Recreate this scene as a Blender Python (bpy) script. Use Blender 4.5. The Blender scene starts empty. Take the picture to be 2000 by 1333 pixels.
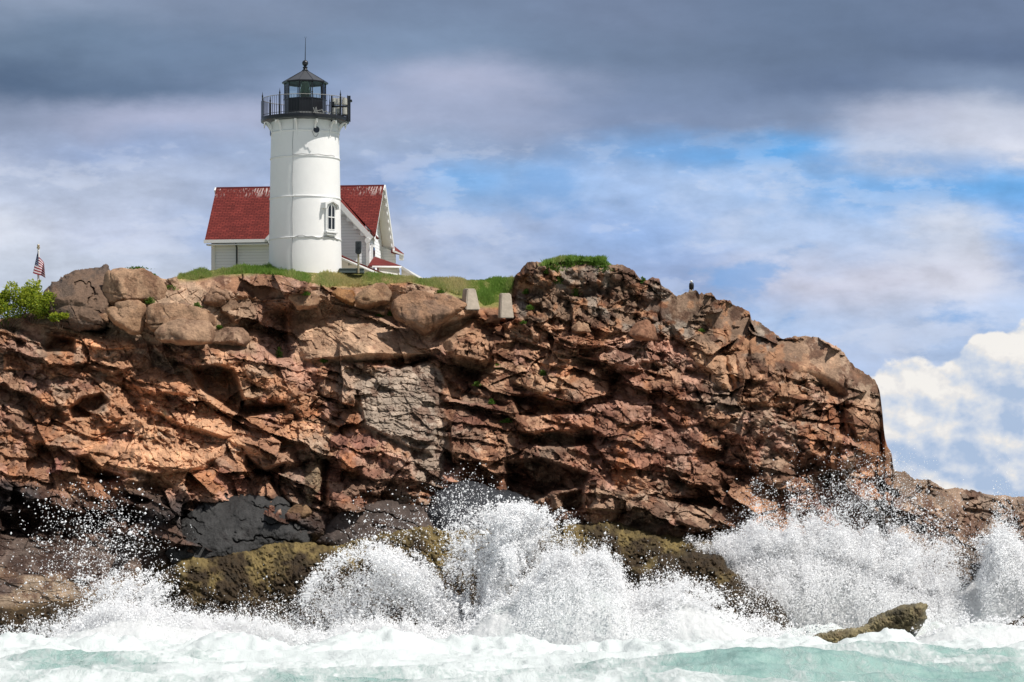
import bpy, bmesh, math, random
import numpy as np
from mathutils import Vector, Matrix
R = math.radians
S = bpy.context.scene
COL = S.collection

# ------------------------------------------------------------------ camera, light, sky
FPX, HZ, CH = 6400.0, 1100.0, 4.0          # focal length in photo pixels, horizon row, eye height
cam = bpy.data.cameras.new('camera'); camo = bpy.data.objects.new('camera', cam); COL.objects.link(camo)
camo.location = (0, 0, CH); camo.rotation_euler = (R(90), 0, 0)
cam.sensor_width = 36; cam.lens = 36*FPX/2000; cam.shift_y = (HZ-666.5)/2000
cam.clip_start = 1; cam.clip_end = 60000
S.camera = camo
S.view_settings.view_transform = 'Standard'; S.view_settings.look = 'None'
S.view_settings.exposure = 0; S.view_settings.gamma = 1
S.cycles.max_bounces = 10; S.cycles.diffuse_bounces = 9; S.cycles.transparent_max_bounces = 8
SUN_AZ, SUN_EL = R(64), R(59)
sdir = Vector((math.cos(SUN_EL)*math.sin(SUN_AZ), -math.cos(SUN_EL)*math.cos(SUN_AZ), math.sin(SUN_EL)))
sl = bpy.data.lights.new('sun', 'SUN'); sl.energy = 5.0; sl.angle = R(0.5); sl.color = (1, .955, .89)
so = bpy.data.objects.new('sun', sl); COL.objects.link(so)
so.rotation_euler = sdir.to_track_quat('Z', 'Y').to_euler()

def at(px, py, Y): return Vector(((px-1000)/FPX*Y, Y, CH+(HZ-py)/FPX*Y))

class NT:
    """tiny helper to write node graphs as expressions"""
    def __init__(s, nt): s.nt = nt; s.n = nt.nodes; s.l = nt.links
    def node(s, t, **k):
        n = s.n.new(t)
        for a, b in k.items(): setattr(n, a, b)
        return n
    def put(s, sock, v):
        if isinstance(v, bpy.types.NodeSocket): s.l.new(v, sock)
        else: sock.default_value = v
    def m(s, op, a, b=0.0, c=0.0, clamp=False):
        n = s.node('ShaderNodeMath', operation=op, use_clamp=clamp)
        s.put(n.inputs[0], a); s.put(n.inputs[1], b)
        if op in ('MULTIPLY_ADD', 'SMOOTH_MIN', 'SMOOTH_MAX', 'COMPARE', 'WRAP'): s.put(n.inputs[2], c)
        return n.outputs[0]
    def vec(s, x, y, z=0.0):
        n = s.node('ShaderNodeCombineXYZ'); s.put(n.inputs[0], x); s.put(n.inputs[1], y); s.put(n.inputs[2], z); return n.outputs[0]
    def noise(s, v, scale, detail=5, rough=.55, dist=0, lac=2.0):
        n = s.node('ShaderNodeTexNoise'); s.put(n.inputs['Vector'], v)
        n.inputs['Scale'].default_value = scale; n.inputs['Detail'].default_value = detail
        n.inputs['Roughness'].default_value = rough; n.inputs['Distortion'].default_value = dist
        n.inputs['Lacunarity'].default_value = lac
        return n.outputs['Fac'], n.outputs['Color']
    def ramp(s, f, stops, interp='LINEAR'):
        n = s.node('ShaderNodeValToRGB'); cr = n.color_ramp; cr.interpolation = interp
        while len(cr.elements) < len(stops): cr.elements.new(1)
        for e, (p, c) in zip(cr.elements, stops):
            e.position = p; e.color = (c, c, c, 1) if isinstance(c, (int, float)) else (*c, 1)
        s.put(n.inputs[0], f); return n.outputs[0]
    def mix(s, f, a, b, mode='MIX'):
        n = s.node('ShaderNodeMix', data_type='RGBA', blend_type=mode); n.clamp_factor = True
        s.put(n.inputs[0], f)
        for i, v in ((6, a), (7, b)):
            if isinstance(v, tuple): v = (*v, 1) if len(v) == 3 else v
            s.put(n.inputs[i], v)
        return n.outputs[2]
    def step(s, x, a, b):
        n = s.node('ShaderNodeMapRange', interpolation_type='SMOOTHSTEP')
        s.put(n.inputs[0], x); s.put(n.inputs[1], a); s.put(n.inputs[2], b); return n.outputs[0]

def lin(r, g, b):
    f = lambda c: ((c/255+.055)/1.055)**2.4 if c > 10 else c/255/12.92
    return (f(r), f(g), f(b))

def build_world():
    w = bpy.data.worlds.new('World'); S.world = w; w.use_nodes = True
    g = NT(w.node_tree); g.n.clear()
    geo = g.node('ShaderNodeTexCoord').outputs['Generated']
    sep = g.node('ShaderNodeSeparateXYZ'); g.put(sep.inputs[0], geo)
    x, y, z = sep.outputs
    yy = g.m('MAXIMUM', y, .02)
    # direction angles expressed in units where 1 = the width / height of the seen patch of sky
    u = g.m('ADD', g.m('MULTIPLY', g.m('DIVIDE', x, yy), FPX/2000), .5)
    v = g.m('SUBTRACT', HZ/1333, g.m('MULTIPLY', g.m('DIVIDE', z, yy), FPX/1333))   # 0 top .. .825 horizon
    p = g.vec(u, g.m('MULTIPLY', v, 1.4))
    n1, c1 = g.noise(p, 1.6, 4, .56)
    n2, c2 = g.noise(g.vec(g.m('MULTIPLY', u, 1.0), g.m('ADD', g.m('MULTIPLY', v, 1.5), 7.3)), 4.5, 7, .6)
    s1 = g.node('ShaderNodeSeparateColor'); g.put(s1.inputs[0], c1)
    s2 = g.node('ShaderNodeSeparateColor'); g.put(s2.inputs[0], c2)
    def off(base, a, ka, b, kb):
        t = g.m('MULTIPLY_ADD', g.m('SUBTRACT', a, .5), ka, base)
        return g.m('MULTIPLY_ADD', g.m('SUBTRACT', b, .5), kb, t)
    uw = off(u, s1.outputs[0], .26, s2.outputs[0], .20)
    vw = off(v, s1.outputs[1], .10, s2.outputs[1], .10)
    def L(r, g_, b):
        k = max(0, min(1, (215-r)/100)); return lin(r+2*k, g_+6*k, b+4*k)
    rows = [  # (v, [(u, colour) ...])
     (.00, [(0, L(140,152,178)), (.2, L(128,140,168)), (.42, L(118,132,162)), (.6, L(116,128,158)), (.8, L(106,120,150)), (1, L(110,123,154))]),
     (.075,[(0, L(110,126,154)), (.18, L(112,128,158)), (.4, L(128,145,176)), (.6, L(112,126,156)), (.8, L(104,118,148)), (1, L(100,114,146))]),
     (.13, [(0, L(88,104,134)), (.12, L(98,114,144)), (.3, L(140,155,188)), (.45, L(172,178,205)), (.6, L(122,136,168)), (.8, L(104,118,150)), (1, L(128,142,172))]),
     (.18, [(0, L(140,150,178)), (.15, L(170,176,204)), (.3, L(166,174,202)), (.45, L(158,168,198)), (.62, L(126,140,174)), (.78, L(128,142,174)), (.9, L(186,192,214)), (1, L(198,204,222))]),
     (.225,[(0, L(160,172,202)), (.12, L(152,168,204)), (.3, L(154,168,198)), (.5, L(140,156,190)), (.66, L(120,162,216)), (.76, L(104,164,226)), (.86, L(176,188,214)), (1, L(208,212,226))]),
     (.27, [(0, L(176,186,210)), (.15, L(178,188,212)), (.35, L(150,168,206)), (.45, L(128,170,222)), (.6, L(160,184,224)), (.72, L(170,192,228)), (.84, L(128,172,226)), (1, L(112,168,228))]),
     (.34, [(0, L(206,212,226)), (.1, L(190,198,220)), (.25, L(160,178,214)), (.4, L(182,192,218)), (.5, L(166,182,216)), (.65, L(150,176,222)), (.8, L(176,194,226)), (.92, L(196,204,222)), (1, L(140,176,228))]),
     (.41, [(0, L(194,202,218)), (.2, L(190,199,217)), (.4, L(158,176,212)), (.55, L(160,178,214)), (.7, L(150,168,208)), (.82, L(196,198,216)), (.92, L(206,208,222)), (1, L(158,178,216))]),
     (.47, [(0, L(176,188,214)), (.2, L(198,204,220)), (.4, L(176,192,222)), (.6, L(156,178,218)), (.75, L(170,190,224)), (.88, L(184,198,226)), (1, L(170,190,224))]),
     (.54, [(0, L(190,200,222)), (.4, L(170,190,224)), (.6, L(180,194,222)), (.8, L(150,176,220)), (.9, L(168,188,222)), (1, L(196,204,224))]),
     (.62, [(0, L(190,200,222)), (.6, L(176,194,224)), (.85, L(168,190,226)), (1, L(176,194,226))]),
     (.75, [(0, L(200,208,224)), (.6, L(190,202,224)), (.85, L(170,188,220)), (1, L(196,206,224))]),
    ]
    cur = g.ramp(uw, rows[0][1], 'EASE')
    for (v0, _), (v1, st) in zip(rows, rows[1:]):
        cur = g.mix(g.step(vw, v0, v1), cur, g.ramp(uw, st, 'EASE'))
    # wisps : light / dark modulation
    n3, _ = g.noise(g.vec(u, g.m('MULTIPLY', v, 1.9), 3.1), 8.0, 7, .62)
    n5, _ = g.noise(g.vec(u, g.m('MULTIPLY', v, 1.35), 9.1), 4.4, 8, .60)
    n5b, _ = g.noise(g.vec(g.m('SUBTRACT', u, .012), g.m('MULTIPLY', g.m('ADD', v, .012), 1.35), 9.1), 4.4, 8, .60)
    relief = g.m('SUBTRACT', n5, n5b)
    mid = g.m('MULTIPLY', g.step(vw, .16, .26), .75)
    kk = g.m('ADD', g.m('MULTIPLY', g.m('SUBTRACT', n3, .5), g.m('MULTIPLY_ADD', mid, .34, .16)), g.m('MULTIPLY_ADD', mid, .07, 1.0))
    kk = g.m('MULTIPLY_ADD', relief, g.m('MULTIPLY_ADD', mid, 1.3, .55), kk)
    cur = g.mix(1.0, cur, g.vec(kk, kk, kk), 'MULTIPLY')
    wf = g.m('MULTIPLY', g.step(n5, .5, .61), mid)
    cur = g.mix(g.m('MULTIPLY', wf, .42), cur, lin(206, 211, 226))
    wf2 = g.m('MULTIPLY', g.step(g.m('ADD', n3, g.m('MULTIPLY', relief, .6)), .53, .60), mid)
    cur = g.mix(g.m('MULTIPLY', wf2, .28), cur, lin(216, 220, 231))
    # blue windows between the clouds
    bl = g.m('MULTIPLY', g.step(n5, .44, .34), g.m('MULTIPLY', g.step(v, .2, .26), g.step(u, .1, .8)))
    cur = g.mix(g.m('MULTIPLY', bl, .6), cur, lin(112, 168, 228))
    # cumulus tower low on the right: billows from a coarse and a fine cell noise
    def puff(du, dv):
        return g.noise(g.vec(g.m('ADD', u, du), g.m('MULTIPLY', g.m('ADD', v, dv), .8), 1.7), 17, 6, .52)[0]
    pf = puff(0, 0); pf2 = puff(.007, -.012)
    # top edge of the cumulus: v as a function of u
    edge = g.ramp(g.m('MULTIPLY_ADD', g.m('SUBTRACT', u, .85), 5.0, .125),
                  [(0, .60), (.1, .56), (.2, .53), (.32, .525), (.45, .53), (.55, .515), (.66, .49), (.8, .475), (.9, .46), (1, .455)], 'EASE')
    dd = g.m('SUBTRACT', v, edge)
    dd = g.m('MULTIPLY_ADD', g.m('SUBTRACT', pf, .5), .11, dd)
    cmask = g.m('MULTIPLY', g.step(dd, -.002, .008), g.step(u, .80, .83))
    lit = g.m('MULTIPLY_ADD', g.m('SUBTRACT', pf, pf2), 4.2, .5)
    big, _ = g.noise(g.vec(u, g.m('MULTIPLY', v, .9), 4.4), 11, 4, .5)
    lit = g.m('MULTIPLY_ADD', g.m('SUBTRACT', big, .5), 1.5, lit)
    lit = g.m('MULTIPLY_ADD', g.step(dd, .13, 0.0), .40, g.m('SUBTRACT', lit, .12), clamp=True)
    ccol = g.ramp(lit, [(0, lin(172,192,220)), (.3, lin(196,208,227)), (.6, lin(218,223,231)), (.82, lin(236,233,230)), (1, lin(248,244,238))])
    cur = g.mix(g.m('MULTIPLY', cmask, .94), cur, ccol)
    # physical sky for everything out of that window, broken cloud overhead
    sky = g.node('ShaderNodeTexSky', sky_type='NISHITA'); sky.sun_disc = False
    sky.sun_elevation = SUN_EL; sky.sun_rotation = math.atan2(sdir.x, sdir.y); sky.altitude = 5
    sk = g.mix(1.0, sky.outputs[0], (.065, .065, .065), 'MULTIPLY')
    nz, _ = g.noise(geo, 2.3, 3, .55)
    over = g.mix(g.step(nz, .42, .6), sk, (.34, .36, .41))
    win = g.m('MULTIPLY', g.step(v, -.9, -.05), g.step(y, .3, .6))
    out = g.mix(win, over, cur)
    out = g.mix(g.step(z, .0, -.03), out, (.10, .17, .2))
    bg = g.node('ShaderNodeBackground'); g.put(bg.inputs[0], out); bg.inputs[1].default_value = 1.0
    # Background strength of the sky texture itself is the 0.1 above
    g.l.new(bg.outputs[0], g.node('ShaderNodeOutputWorld').inputs[0])
    w.cycles.sampling_method = 'MANUAL'; w.cycles.sample_map_resolution = 1024
build_world()

# ------------------------------------------------------------------ numpy noise
def h32(a, b, c, seed):
    a = a.astype(np.int64).astype(np.uint32); b = b.astype(np.int64).astype(np.uint32)
    c = np.asarray(c).astype(np.int64).astype(np.uint32)
    h = a*np.uint32(374761393) + b*np.uint32(668265263) + c*np.uint32(2246822519) + np.uint32((seed*3266489917) & 0xffffffff)
    h ^= h >> np.uint32(15); h *= np.uint32(2246822519); h ^= h >> np.uint32(13); h *= np.uint32(3266489917); h ^= h >> np.uint32(16)
    return h.astype(np.float32)/np.float32(4294967296)
np.seterr(over='ignore')
def vn(p, seed):
    i = np.floor(p); f = (p-i).astype(np.float32); f = f*f*f*(f*(f*6-15)+10)
    i = i.astype(np.int64); r = 0
    for dx in (0, 1):
        wx = f[..., 0] if dx else 1-f[..., 0]
        for dy in (0, 1):
            wy = f[..., 1] if dy else 1-f[..., 1]
            for dz in (0, 1):
                wz = f[..., 2] if dz else 1-f[..., 2]
                r = r + wx*wy*wz*h32(i[..., 0]+dx, i[..., 1]+dy, i[..., 2]+dz, seed)
    return r*2-1
def fbm(p, seed, octs=5, rough=.5, ridged=False):
    t = 0; a = 1; s = 0; q = p
    for o in range(octs):
        n = vn(q+o*17.3, seed+o)
        if ridged: n = 1-2*np.abs(n)
        t = t+a*n; s += a; a *= rough; q = q*2.03
    return t/s
def P3(x, y, z): return np.stack(np.broadcast_arrays(x, y, z), -1).astype(np.float64)
def fb(x, z, sc, seed, octs=4, rough=.5, ridged=False, y=0.0):
    return fbm(P3(x/sc, np.float64(y), z/sc), seed, octs, rough, ridged)

def blocks(x, z, size, seed, ang=0.0, asp=1.0, us=1.2, dn=3.0, lf=2.2, rt=1.3, fg=.5, hr=.35, cover=.5):
    """union of convex angular blocks scattered on a jittered grid; returns protrusion in metres and a block id"""
    ca, sa = math.cos(ang), math.sin(ang)
    qx = (x*ca+z*sa)/size/asp; qz = (-x*sa+z*ca)/size*1.0
    ix = np.floor(qx); iz = np.floor(qz)
    best = np.full(x.shape, -9., np.float32); bid = np.zeros(x.shape, np.float32)
    for dx in (-1, 0, 1):
        for dz in (-1, 0, 1):
            cx = ix+dx; cz = iz+dz
            r = lambda k: h32(cx, cz, k*np.ones_like(cx), seed)
            ox = qx-(cx+.5+(r(1)-.5)*.9); oz = qz-(cz+.5+(r(2)-.5)*.9)
            h0 = hr*(r(3)*2-1)
            v = h0+fg*((r(4)*2-1)*ox+(r(5)*2-1)*oz)
            for k in range(6):
                th = k*math.pi/3+(r(10+k)-.5)*.9
                c, s_ = np.cos(th), np.sin(th)
                wz = s_*ca+c*sa; wx = c*ca-s_*sa        # world direction of this side
                sl_ = np.where(wz > 0, us, dn)*wz*wz+np.where(wx > 0, rt, lf)*wx*wx
                sl_ = sl_*(.6+.9*r(20+k))
                rad = cover*(.75+.6*r(30+k))
                v = np.minimum(v, h0+sl_*(rad-(ox*c+oz*s_)))
            m = v > best
            best = np.where(m, v, best); bid = np.where(m, r(50), bid)
    return best*size, bid

def chisel(x, z, size, seed, ang=0.0, asp=1.5, gz=.9, gx=.9, off=.35, bias=.0):
    """fractured plates: every cell of a stretched jittered grid is one tilted plane, cut off sharply from its neighbours"""
    ca, sa = math.cos(ang), math.sin(ang)
    a = (x*ca+z*sa)/size/asp; b = (-x*sa+z*ca)/size; ia, ib = np.floor(a), np.floor(b)
    bd = np.full(x.shape, 9., np.float32); H = np.zeros(x.shape, np.float32); I = H.copy()
    for dx in (-1, 0, 1):
        for dz in (-1, 0, 1):
            cx, cz = ia+dx, ib+dz; r = lambda k: h32(cx, cz, cx*0+k, seed)
            oa = a-(cx+.5+(r(1)-.5)*.95); ob = b-(cz+.5+(r(2)-.5)*.95); d = np.abs(oa)**1.6+np.abs(ob)**1.6
            wx_ = oa*asp*ca-ob*sa; wz_ = oa*asp*sa+ob*ca
            v = off*(r(3)*2-1)+gx*(r(4)*2-1)*wx_+(gz*(r(5)*2-1)+bias)*wz_
            m = d < bd; bd = np.where(m, d, bd); H = np.where(m, v, H); I = np.where(m, r(6), I)
    return H*size, I

def poly_sd(px, py, pts):
    """signed distance (px), positive inside"""
    p = np.array(pts, float); n = len(p)
    d = np.full(px.shape, 1e9); ins = np.zeros(px.shape, bool)
    for i in range(n):
        a = p[i]; b = p[(i+1) % n]; e = b-a; wx = px-a[0]; wy = py-a[1]
        t = np.clip((wx*e[0]+wy*e[1])/(e@e), 0, 1)
        d = np.minimum(d, (wx-e[0]*t)**2+(wy-e[1]*t)**2)
        c = ((a[1] > py) != (b[1] > py))
        with np.errstate(divide='ignore', invalid='ignore'):
            xi = (b[0]-a[0])*(py-a[1])/(b[1]-a[1] if b[1] != a[1] else 1e-9)+a[0]
        ins ^= c & (px < xi)
    d = np.sqrt(d); return np.where(ins, d, -d)
def ss(x, a, b):
    t = np.clip((x-a)/(b-a), 0, 1); return t*t*(3-2*t)

# ------------------------------------------------------------------ materials
def mat(name, col=(.5, .5, .5), rough=.6, metal=0.0, var=.12, vscale=3.0, bump=0.0, bscale=8.0, spec=.5):
    m = bpy.data.materials.new(name); m.use_nodes = True; g = NT(m.node_tree)
    b = g.n['Principled BSDF']
    tc = g.node('ShaderNodeTexCoord').outputs['Object']
    f, _ = g.noise(tc, vscale, 5, .6)
    k = g.m('MULTIPLY_ADD', g.m('SUBTRACT', f, .5), var*2, 1.0)
    g.put(b.inputs['Base Color'], g.mix(1.0, col, g.vec(k, k, k), 'MULTIPLY'))
    b.inputs['Roughness'].default_value = rough; b.inputs['Metallic'].default_value = metal
    b.inputs['Specular IOR Level'].default_value = spec
    if bump:
        f2, _ = g.noise(tc, bscale, 6, .6)
        bn = g.node('ShaderNodeBump'); bn.inputs['Strength'].default_value = bump; bn.inputs['Distance'].default_value = .05
        g.put(bn.inputs['Height'], f2); g.l.new(bn.outputs[0], b.inputs['Normal'])
    return m

def rock_mat(name, attr=True, col=(.3, .2, .14), rough=.82, crack=.35, grain=.3):
    """rock: tint from the geology attribute, mineral grain, hairline joints, weathering crust"""
    m = bpy.data.materials.new(name); m.use_nodes = True; g = NT(m.node_tree)
    b = g.n['Principled BSDF']
    pos = g.node('ShaderNodeNewGeometry').outputs['Position']
    if attr:
        a = g.node('ShaderNodeAttribute', attribute_name='tint'); base = a.outputs['Color']
        wet = g.node('ShaderNodeAttribute', attribute_name='wet').outputs['Fac']
    else:
        base = (*col, 1); wet = 0.0
    n1, _ = g.noise(pos, 1.3, 7, .65)
    n2, _ = g.noise(pos, 7.0, 6, .7)
    n3, _ = g.noise(pos, 28.0, 4, .7)
    k = g.m('MULTIPLY_ADD', g.m('SUBTRACT', n1, .5), 1.1, .96)
    k = g.m('MULTIPLY_ADD', g.m('SUBTRACT', n2, .5), grain*4.6, k)
    k = g.m('MULTIPLY_ADD', g.m('SUBTRACT', n3, .5), grain*1.6, k)
    k = g.m('MAXIMUM', k, .12)
    c = g.mix(1.0, base, g.vec(k, k, k), 'MULTIPLY')
    crust = g.step(g.noise(pos, .8, 8, .68, .4)[0], .54, .66)
    c = g.mix(g.m('MULTIPLY', crust, .5), c, g.mix(1.0, base, (.42, .30, .30), 'MULTIPLY'))
    wn, _ = g.noise(pos, 1.5, 3, .5)
    wv = g.node('ShaderNodeVectorMath', operation='ADD'); g.put(wv.inputs[0], pos)
    sc = g.node('ShaderNodeVectorMath', operation='SCALE'); g.put(sc.inputs[0], g.noise(pos, 1.1, 4, .6)[1]); sc.inputs['Scale'].default_value = .9
    g.put(wv.inputs[1], sc.outputs[0])
    vo = g.node('ShaderNodeTexVoronoi', feature='DISTANCE_TO_EDGE'); g.put(vo.inputs['Vector'], wv.outputs[0]); vo.inputs['Scale'].default_value = .85
    vo2 = g.node('ShaderNodeTexVoronoi', feature='DISTANCE_TO_EDGE'); g.put(vo2.inputs['Vector'], wv.outputs[0]); vo2.inputs['Scale'].default_value = 2.3
    cr = g.m('MULTIPLY', g.step(vo.outputs[0], .0, .035), g.m('MULTIPLY_ADD', g.step(vo2.outputs[0], 0, .05), .6, .4))
    h = g.m('MULTIPLY_ADD', n2, .16, g.m('MULTIPLY', n1, .35))
    h = g.m('MULTIPLY_ADD', n3, .05, h)
    h = g.m('MULTIPLY_ADD', cr, .12*crack, h)
    bn = g.node('ShaderNodeBump'); bn.inputs['Strength'].default_value = .85; bn.inputs['Distance'].default_value = .55
    g.put(bn.inputs['Height'], h); g.l.new(bn.outputs[0], b.inputs['Normal'])
    g.put(b.inputs['Base Color'], c)
    g.put(b.inputs['Roughness'], g.m('MULTIPLY_ADD', wet, -.5, rough))
    b.inputs['Specular IOR Level'].default_value = .3
    return m
M_ROCK = rock_mat('rock')
M_WHITE = mat('white_paint', (.87, .86, .84), .45, var=.05, vscale=1.2, bump=.15, bscale=3)
M_TRIM = mat('white_trim', (.8, .8, .79), .5, var=.04)
M_BLACK = mat('black_iron', (.012, .013, .017), .35, var=.3)
M_ROOFM = mat('grey_metal_roof', (.10, .105, .115), .4, .5, var=.2)
M_DGLASS = mat('window_glass', (.015, .02, .03), .05, var=.1)
M_GREY = mat('grey_metal', (.3, .3, .29), .5, .3)
M_PIPE = mat('dark_pipe', (.03, .035, .04), .5)

def siding():
    m = bpy.data.materials.new('white_clapboard'); m.use_nodes = True; g = NT(m.node_tree); b = g.n['Principled BSDF']
    pos = g.node('ShaderNodeNewGeometry').outputs['Position']; sp = g.node('ShaderNodeSeparateXYZ'); g.put(sp.inputs[0], pos)
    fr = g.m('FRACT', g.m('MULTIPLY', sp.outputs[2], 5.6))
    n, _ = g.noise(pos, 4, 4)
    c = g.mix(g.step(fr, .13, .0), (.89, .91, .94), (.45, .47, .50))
    c = g.mix(g.m('MULTIPLY', n, .25), c, (.78, .78, .76))
    g.put(b.inputs['Base Color'], c); b.inputs['Roughness'].default_value = .6
    bn = g.node('ShaderNodeBump'); bn.inputs['Strength'].default_value = .9; bn.inputs['Distance'].default_value = .03; bn.invert = True
    g.put(bn.inputs['Height'], fr); g.l.new(bn.outputs[0], b.inputs['Normal'])
    return m
M_SIDE = siding()
def shingle(drips=True):
    m = bpy.data.materials.new('red_shingle'); m.use_nodes = True; g = NT(m.node_tree); b = g.n['Principled BSDF']
    uv = g.node('ShaderNodeUVMap').outputs[0]      # u along the ridge, v metres down from the ridge
    br = g.node('ShaderNodeTexBrick'); g.put(br.inputs['Vector'], uv)
    br.inputs['Color1'].default_value = (.20, .036, .028, 1); br.inputs['Color2'].default_value = (.13, .023, .019, 1)
    br.inputs['Mortar'].default_value = (.075, .009, .010, 1); br.inputs['Scale'].default_value = 1.0
    br.inputs['Brick Width'].default_value = .34; br.inputs['Row Height'].default_value = .155
    br.inputs['Mortar Size'].default_value = .024; br.inputs['Mortar Smooth'].default_value = .3
    n, _ = g.noise(uv, 1.4, 6, .6)
    k = g.m('MULTIPLY_ADD', g.m('SUBTRACT', n, .5), .9, 1.0)
    c = g.mix(1.0, br.outputs['Color'], g.vec(k, k, k), 'MULTIPLY')
    if drips:
        sp = g.node('ShaderNodeSeparateXYZ'); g.put(sp.inputs[0], uv)
        st, _ = g.noise(g.vec(g.m('MULTIPLY', sp.outputs[0], 7.0), g.m('MULTIPLY', sp.outputs[1], 1.1)), 1.6, 5, .65)
        cl, _ = g.noise(g.vec(sp.outputs[0], 0.0, 3.0), .9, 2, .5)
        sh = g.m('MULTIPLY', g.step(sp.outputs[1], .12, .22), g.step(sp.outputs[1], 1.15, .35))
        d = g.m('MULTIPLY', g.step(g.m('MULTIPLY_ADD', cl, .35, g.m('MULTIPLY', st, 1.0)), .70, .80), sh)
        c = g.mix(g.m('MULTIPLY', d, .8), c, (.62, .55, .52))
    g.put(b.inputs['Base Color'], c); b.inputs['Roughness'].default_value = .85; b.inputs['Specular IOR Level'].default_value = .2
    return m
M_ROOF = shingle()

# ------------------------------------------------------------------ mesh helpers
def link(name, me, m=None, parent=None, smooth=False):
    o = bpy.data.objects.new(name, me); COL.objects.link(o)
    if m: me.materials.append(m)
    if parent: o.parent = parent
    if smooth: me.polygons.foreach_set('use_smooth', [True]*len(me.polygons))
    return o
def npmesh(name, V, F, m=None, parent=None, smooth=False, tint=None, wet=None):
    V = np.asarray(V, np.float32); F = np.asarray(F, np.int32)
    me = bpy.data.meshes.new(name); k = F.shape[1]
    me.vertices.add(len(V)); me.vertices.foreach_set('co', V.ravel())
    me.loops.add(F.size); me.loops.foreach_set('vertex_index', F.ravel())
    me.polygons.add(len(F)); me.polygons.foreach_set('loop_start', np.arange(0, F.size, k, dtype=np.int32))
    me.polygons.foreach_set('loop_total', np.full(len(F), k, np.int32))
    me.polygons.foreach_set('use_smooth', np.full(len(F), smooth))
    if tint is not None:
        a = me.color_attributes.new('tint', 'FLOAT_COLOR', 'POINT')
        a.data.foreach_set('color', np.concatenate([tint, np.ones((len(V), 1))], 1).astype(np.float32).ravel())
    if wet is not None:
        a = me.attributes.new('wet', 'FLOAT', 'POINT'); a.data.foreach_set('value', np.asarray(wet, np.float32).ravel())
    me.update(calc_edges=True)
    return link(name, me, m, parent)
def grid_faces(nr, nc):
    i = np.arange(nr*nc).reshape(nr, nc)
    return np.stack([i[:-1, :-1], i[1:, :-1], i[1:, 1:], i[:-1, 1:]], -1).reshape(-1, 4)
def tag(o, label=None, cat=None, group=None, kind=None):
    if label: o['label'] = label
    if cat: o['category'] = cat
    if group: o['group'] = group
    if kind: o['kind'] = kind
    return o
def empty(name, loc, label, cat, group=None, rz=0):
    o = bpy.data.objects.new(name, None); COL.objects.link(o); o.location = loc; o.rotation_euler.z = rz
    return tag(o, label, cat, group)

class MB:
    def __init__(s): s.bm = bmesh.new(); s.uv = None
    def box(s, c, size, rot=None):
        r = bmesh.ops.create_cube(s.bm, size=1.0)
        M = Matrix.Translation(c) @ (rot.to_4x4() if rot else Matrix.Identity(4)) @ Matrix.Diagonal((*size, 1))
        bmesh.ops.transform(s.bm, matrix=M, verts=r['verts']); return s
    def cyl(s, a, b, r1, r2=None, n=12, caps=True):
        a = Vector(a); b = Vector(b); d = b-a; r2 = r1 if r2 is None else r2
        r = bmesh.ops.create_cone(s.bm, cap_ends=caps, segments=n, radius1=r1, radius2=r2, depth=d.length)
        M = Matrix.Translation((a+b)/2) @ d.to_track_quat('Z', 'Y').to_matrix().to_4x4()
        bmesh.ops.transform(s.bm, matrix=M, verts=r['verts']); return s
    def tube(s, pts, r, n=6):
        for a, b in zip(pts, pts[1:]): s.cyl(a, b, r, r, n)
        return s
    def sphere(s, c, r, sub=3, scale=(1, 1, 1)):
        q = bmesh.ops.create_icosphere(s.bm, subdivisions=sub, radius=r)
        bmesh.ops.transform(s.bm, matrix=Matrix.Translation(c) @ Matrix.Diagonal((*scale, 1)), verts=q['verts']); return s
    def lathe(s, prof, n=48, c=(0, 0), rot=0.0):
        rings = []
        for r, z in prof:
            rings.append([s.bm.verts.new((c[0]+r*math.sin(rot+2*math.pi*k/n), c[1]-r*math.cos(rot+2*math.pi*k/n), z)) for k in range(n)])
        for A, B in zip(rings, rings[1:]):
            for k in range(n):
                try: s.bm.faces.new((A[k], A[(k+1) % n], B[(k+1) % n], B[k]))
                except ValueError: pass
        return s
    def poly(s, pts, thick=None):
        """extruded polygon: pts list of Vectors, thick a Vector"""
        pts = [Vector(p) for p in pts]
        A = [s.bm.verts.new(p) for p in pts]
        if thick is None: s.bm.faces.new(A); return s
        B = [s.bm.verts.new(p+Vector(thick)) for p in pts]
        s.bm.faces.new(A); s.bm.faces.new(B[::-1])
        for i in range(len(A)):
            j = (i+1) % len(A); s.bm.faces.new((A[j], A[i], B[i], B[j]))
        return s
    def build(s, name, m, parent=None, smooth=False, M=None, bevel=0, recalc=True):
        if recalc: bmesh.ops.recalc_face_normals(s.bm, faces=s.bm.faces)
        if bevel: bmesh.ops.bevel(s.bm, geom=s.bm.edges[:], offset=bevel, segments=2, affect='EDGES', clamp_overlap=True)
        if M is not None: bmesh.ops.transform(s.bm, matrix=M, verts=s.bm.verts)
        me = bpy.data.meshes.new(name); s.bm.to_mesh(me); s.bm.free()
        o = link(name, me, m, parent)
        if smooth:
            me.polygons.foreach_set('use_smooth', [True]*len(me.polygons))
            me.set_sharp_from_angle(angle=R(38))
        return o

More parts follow.
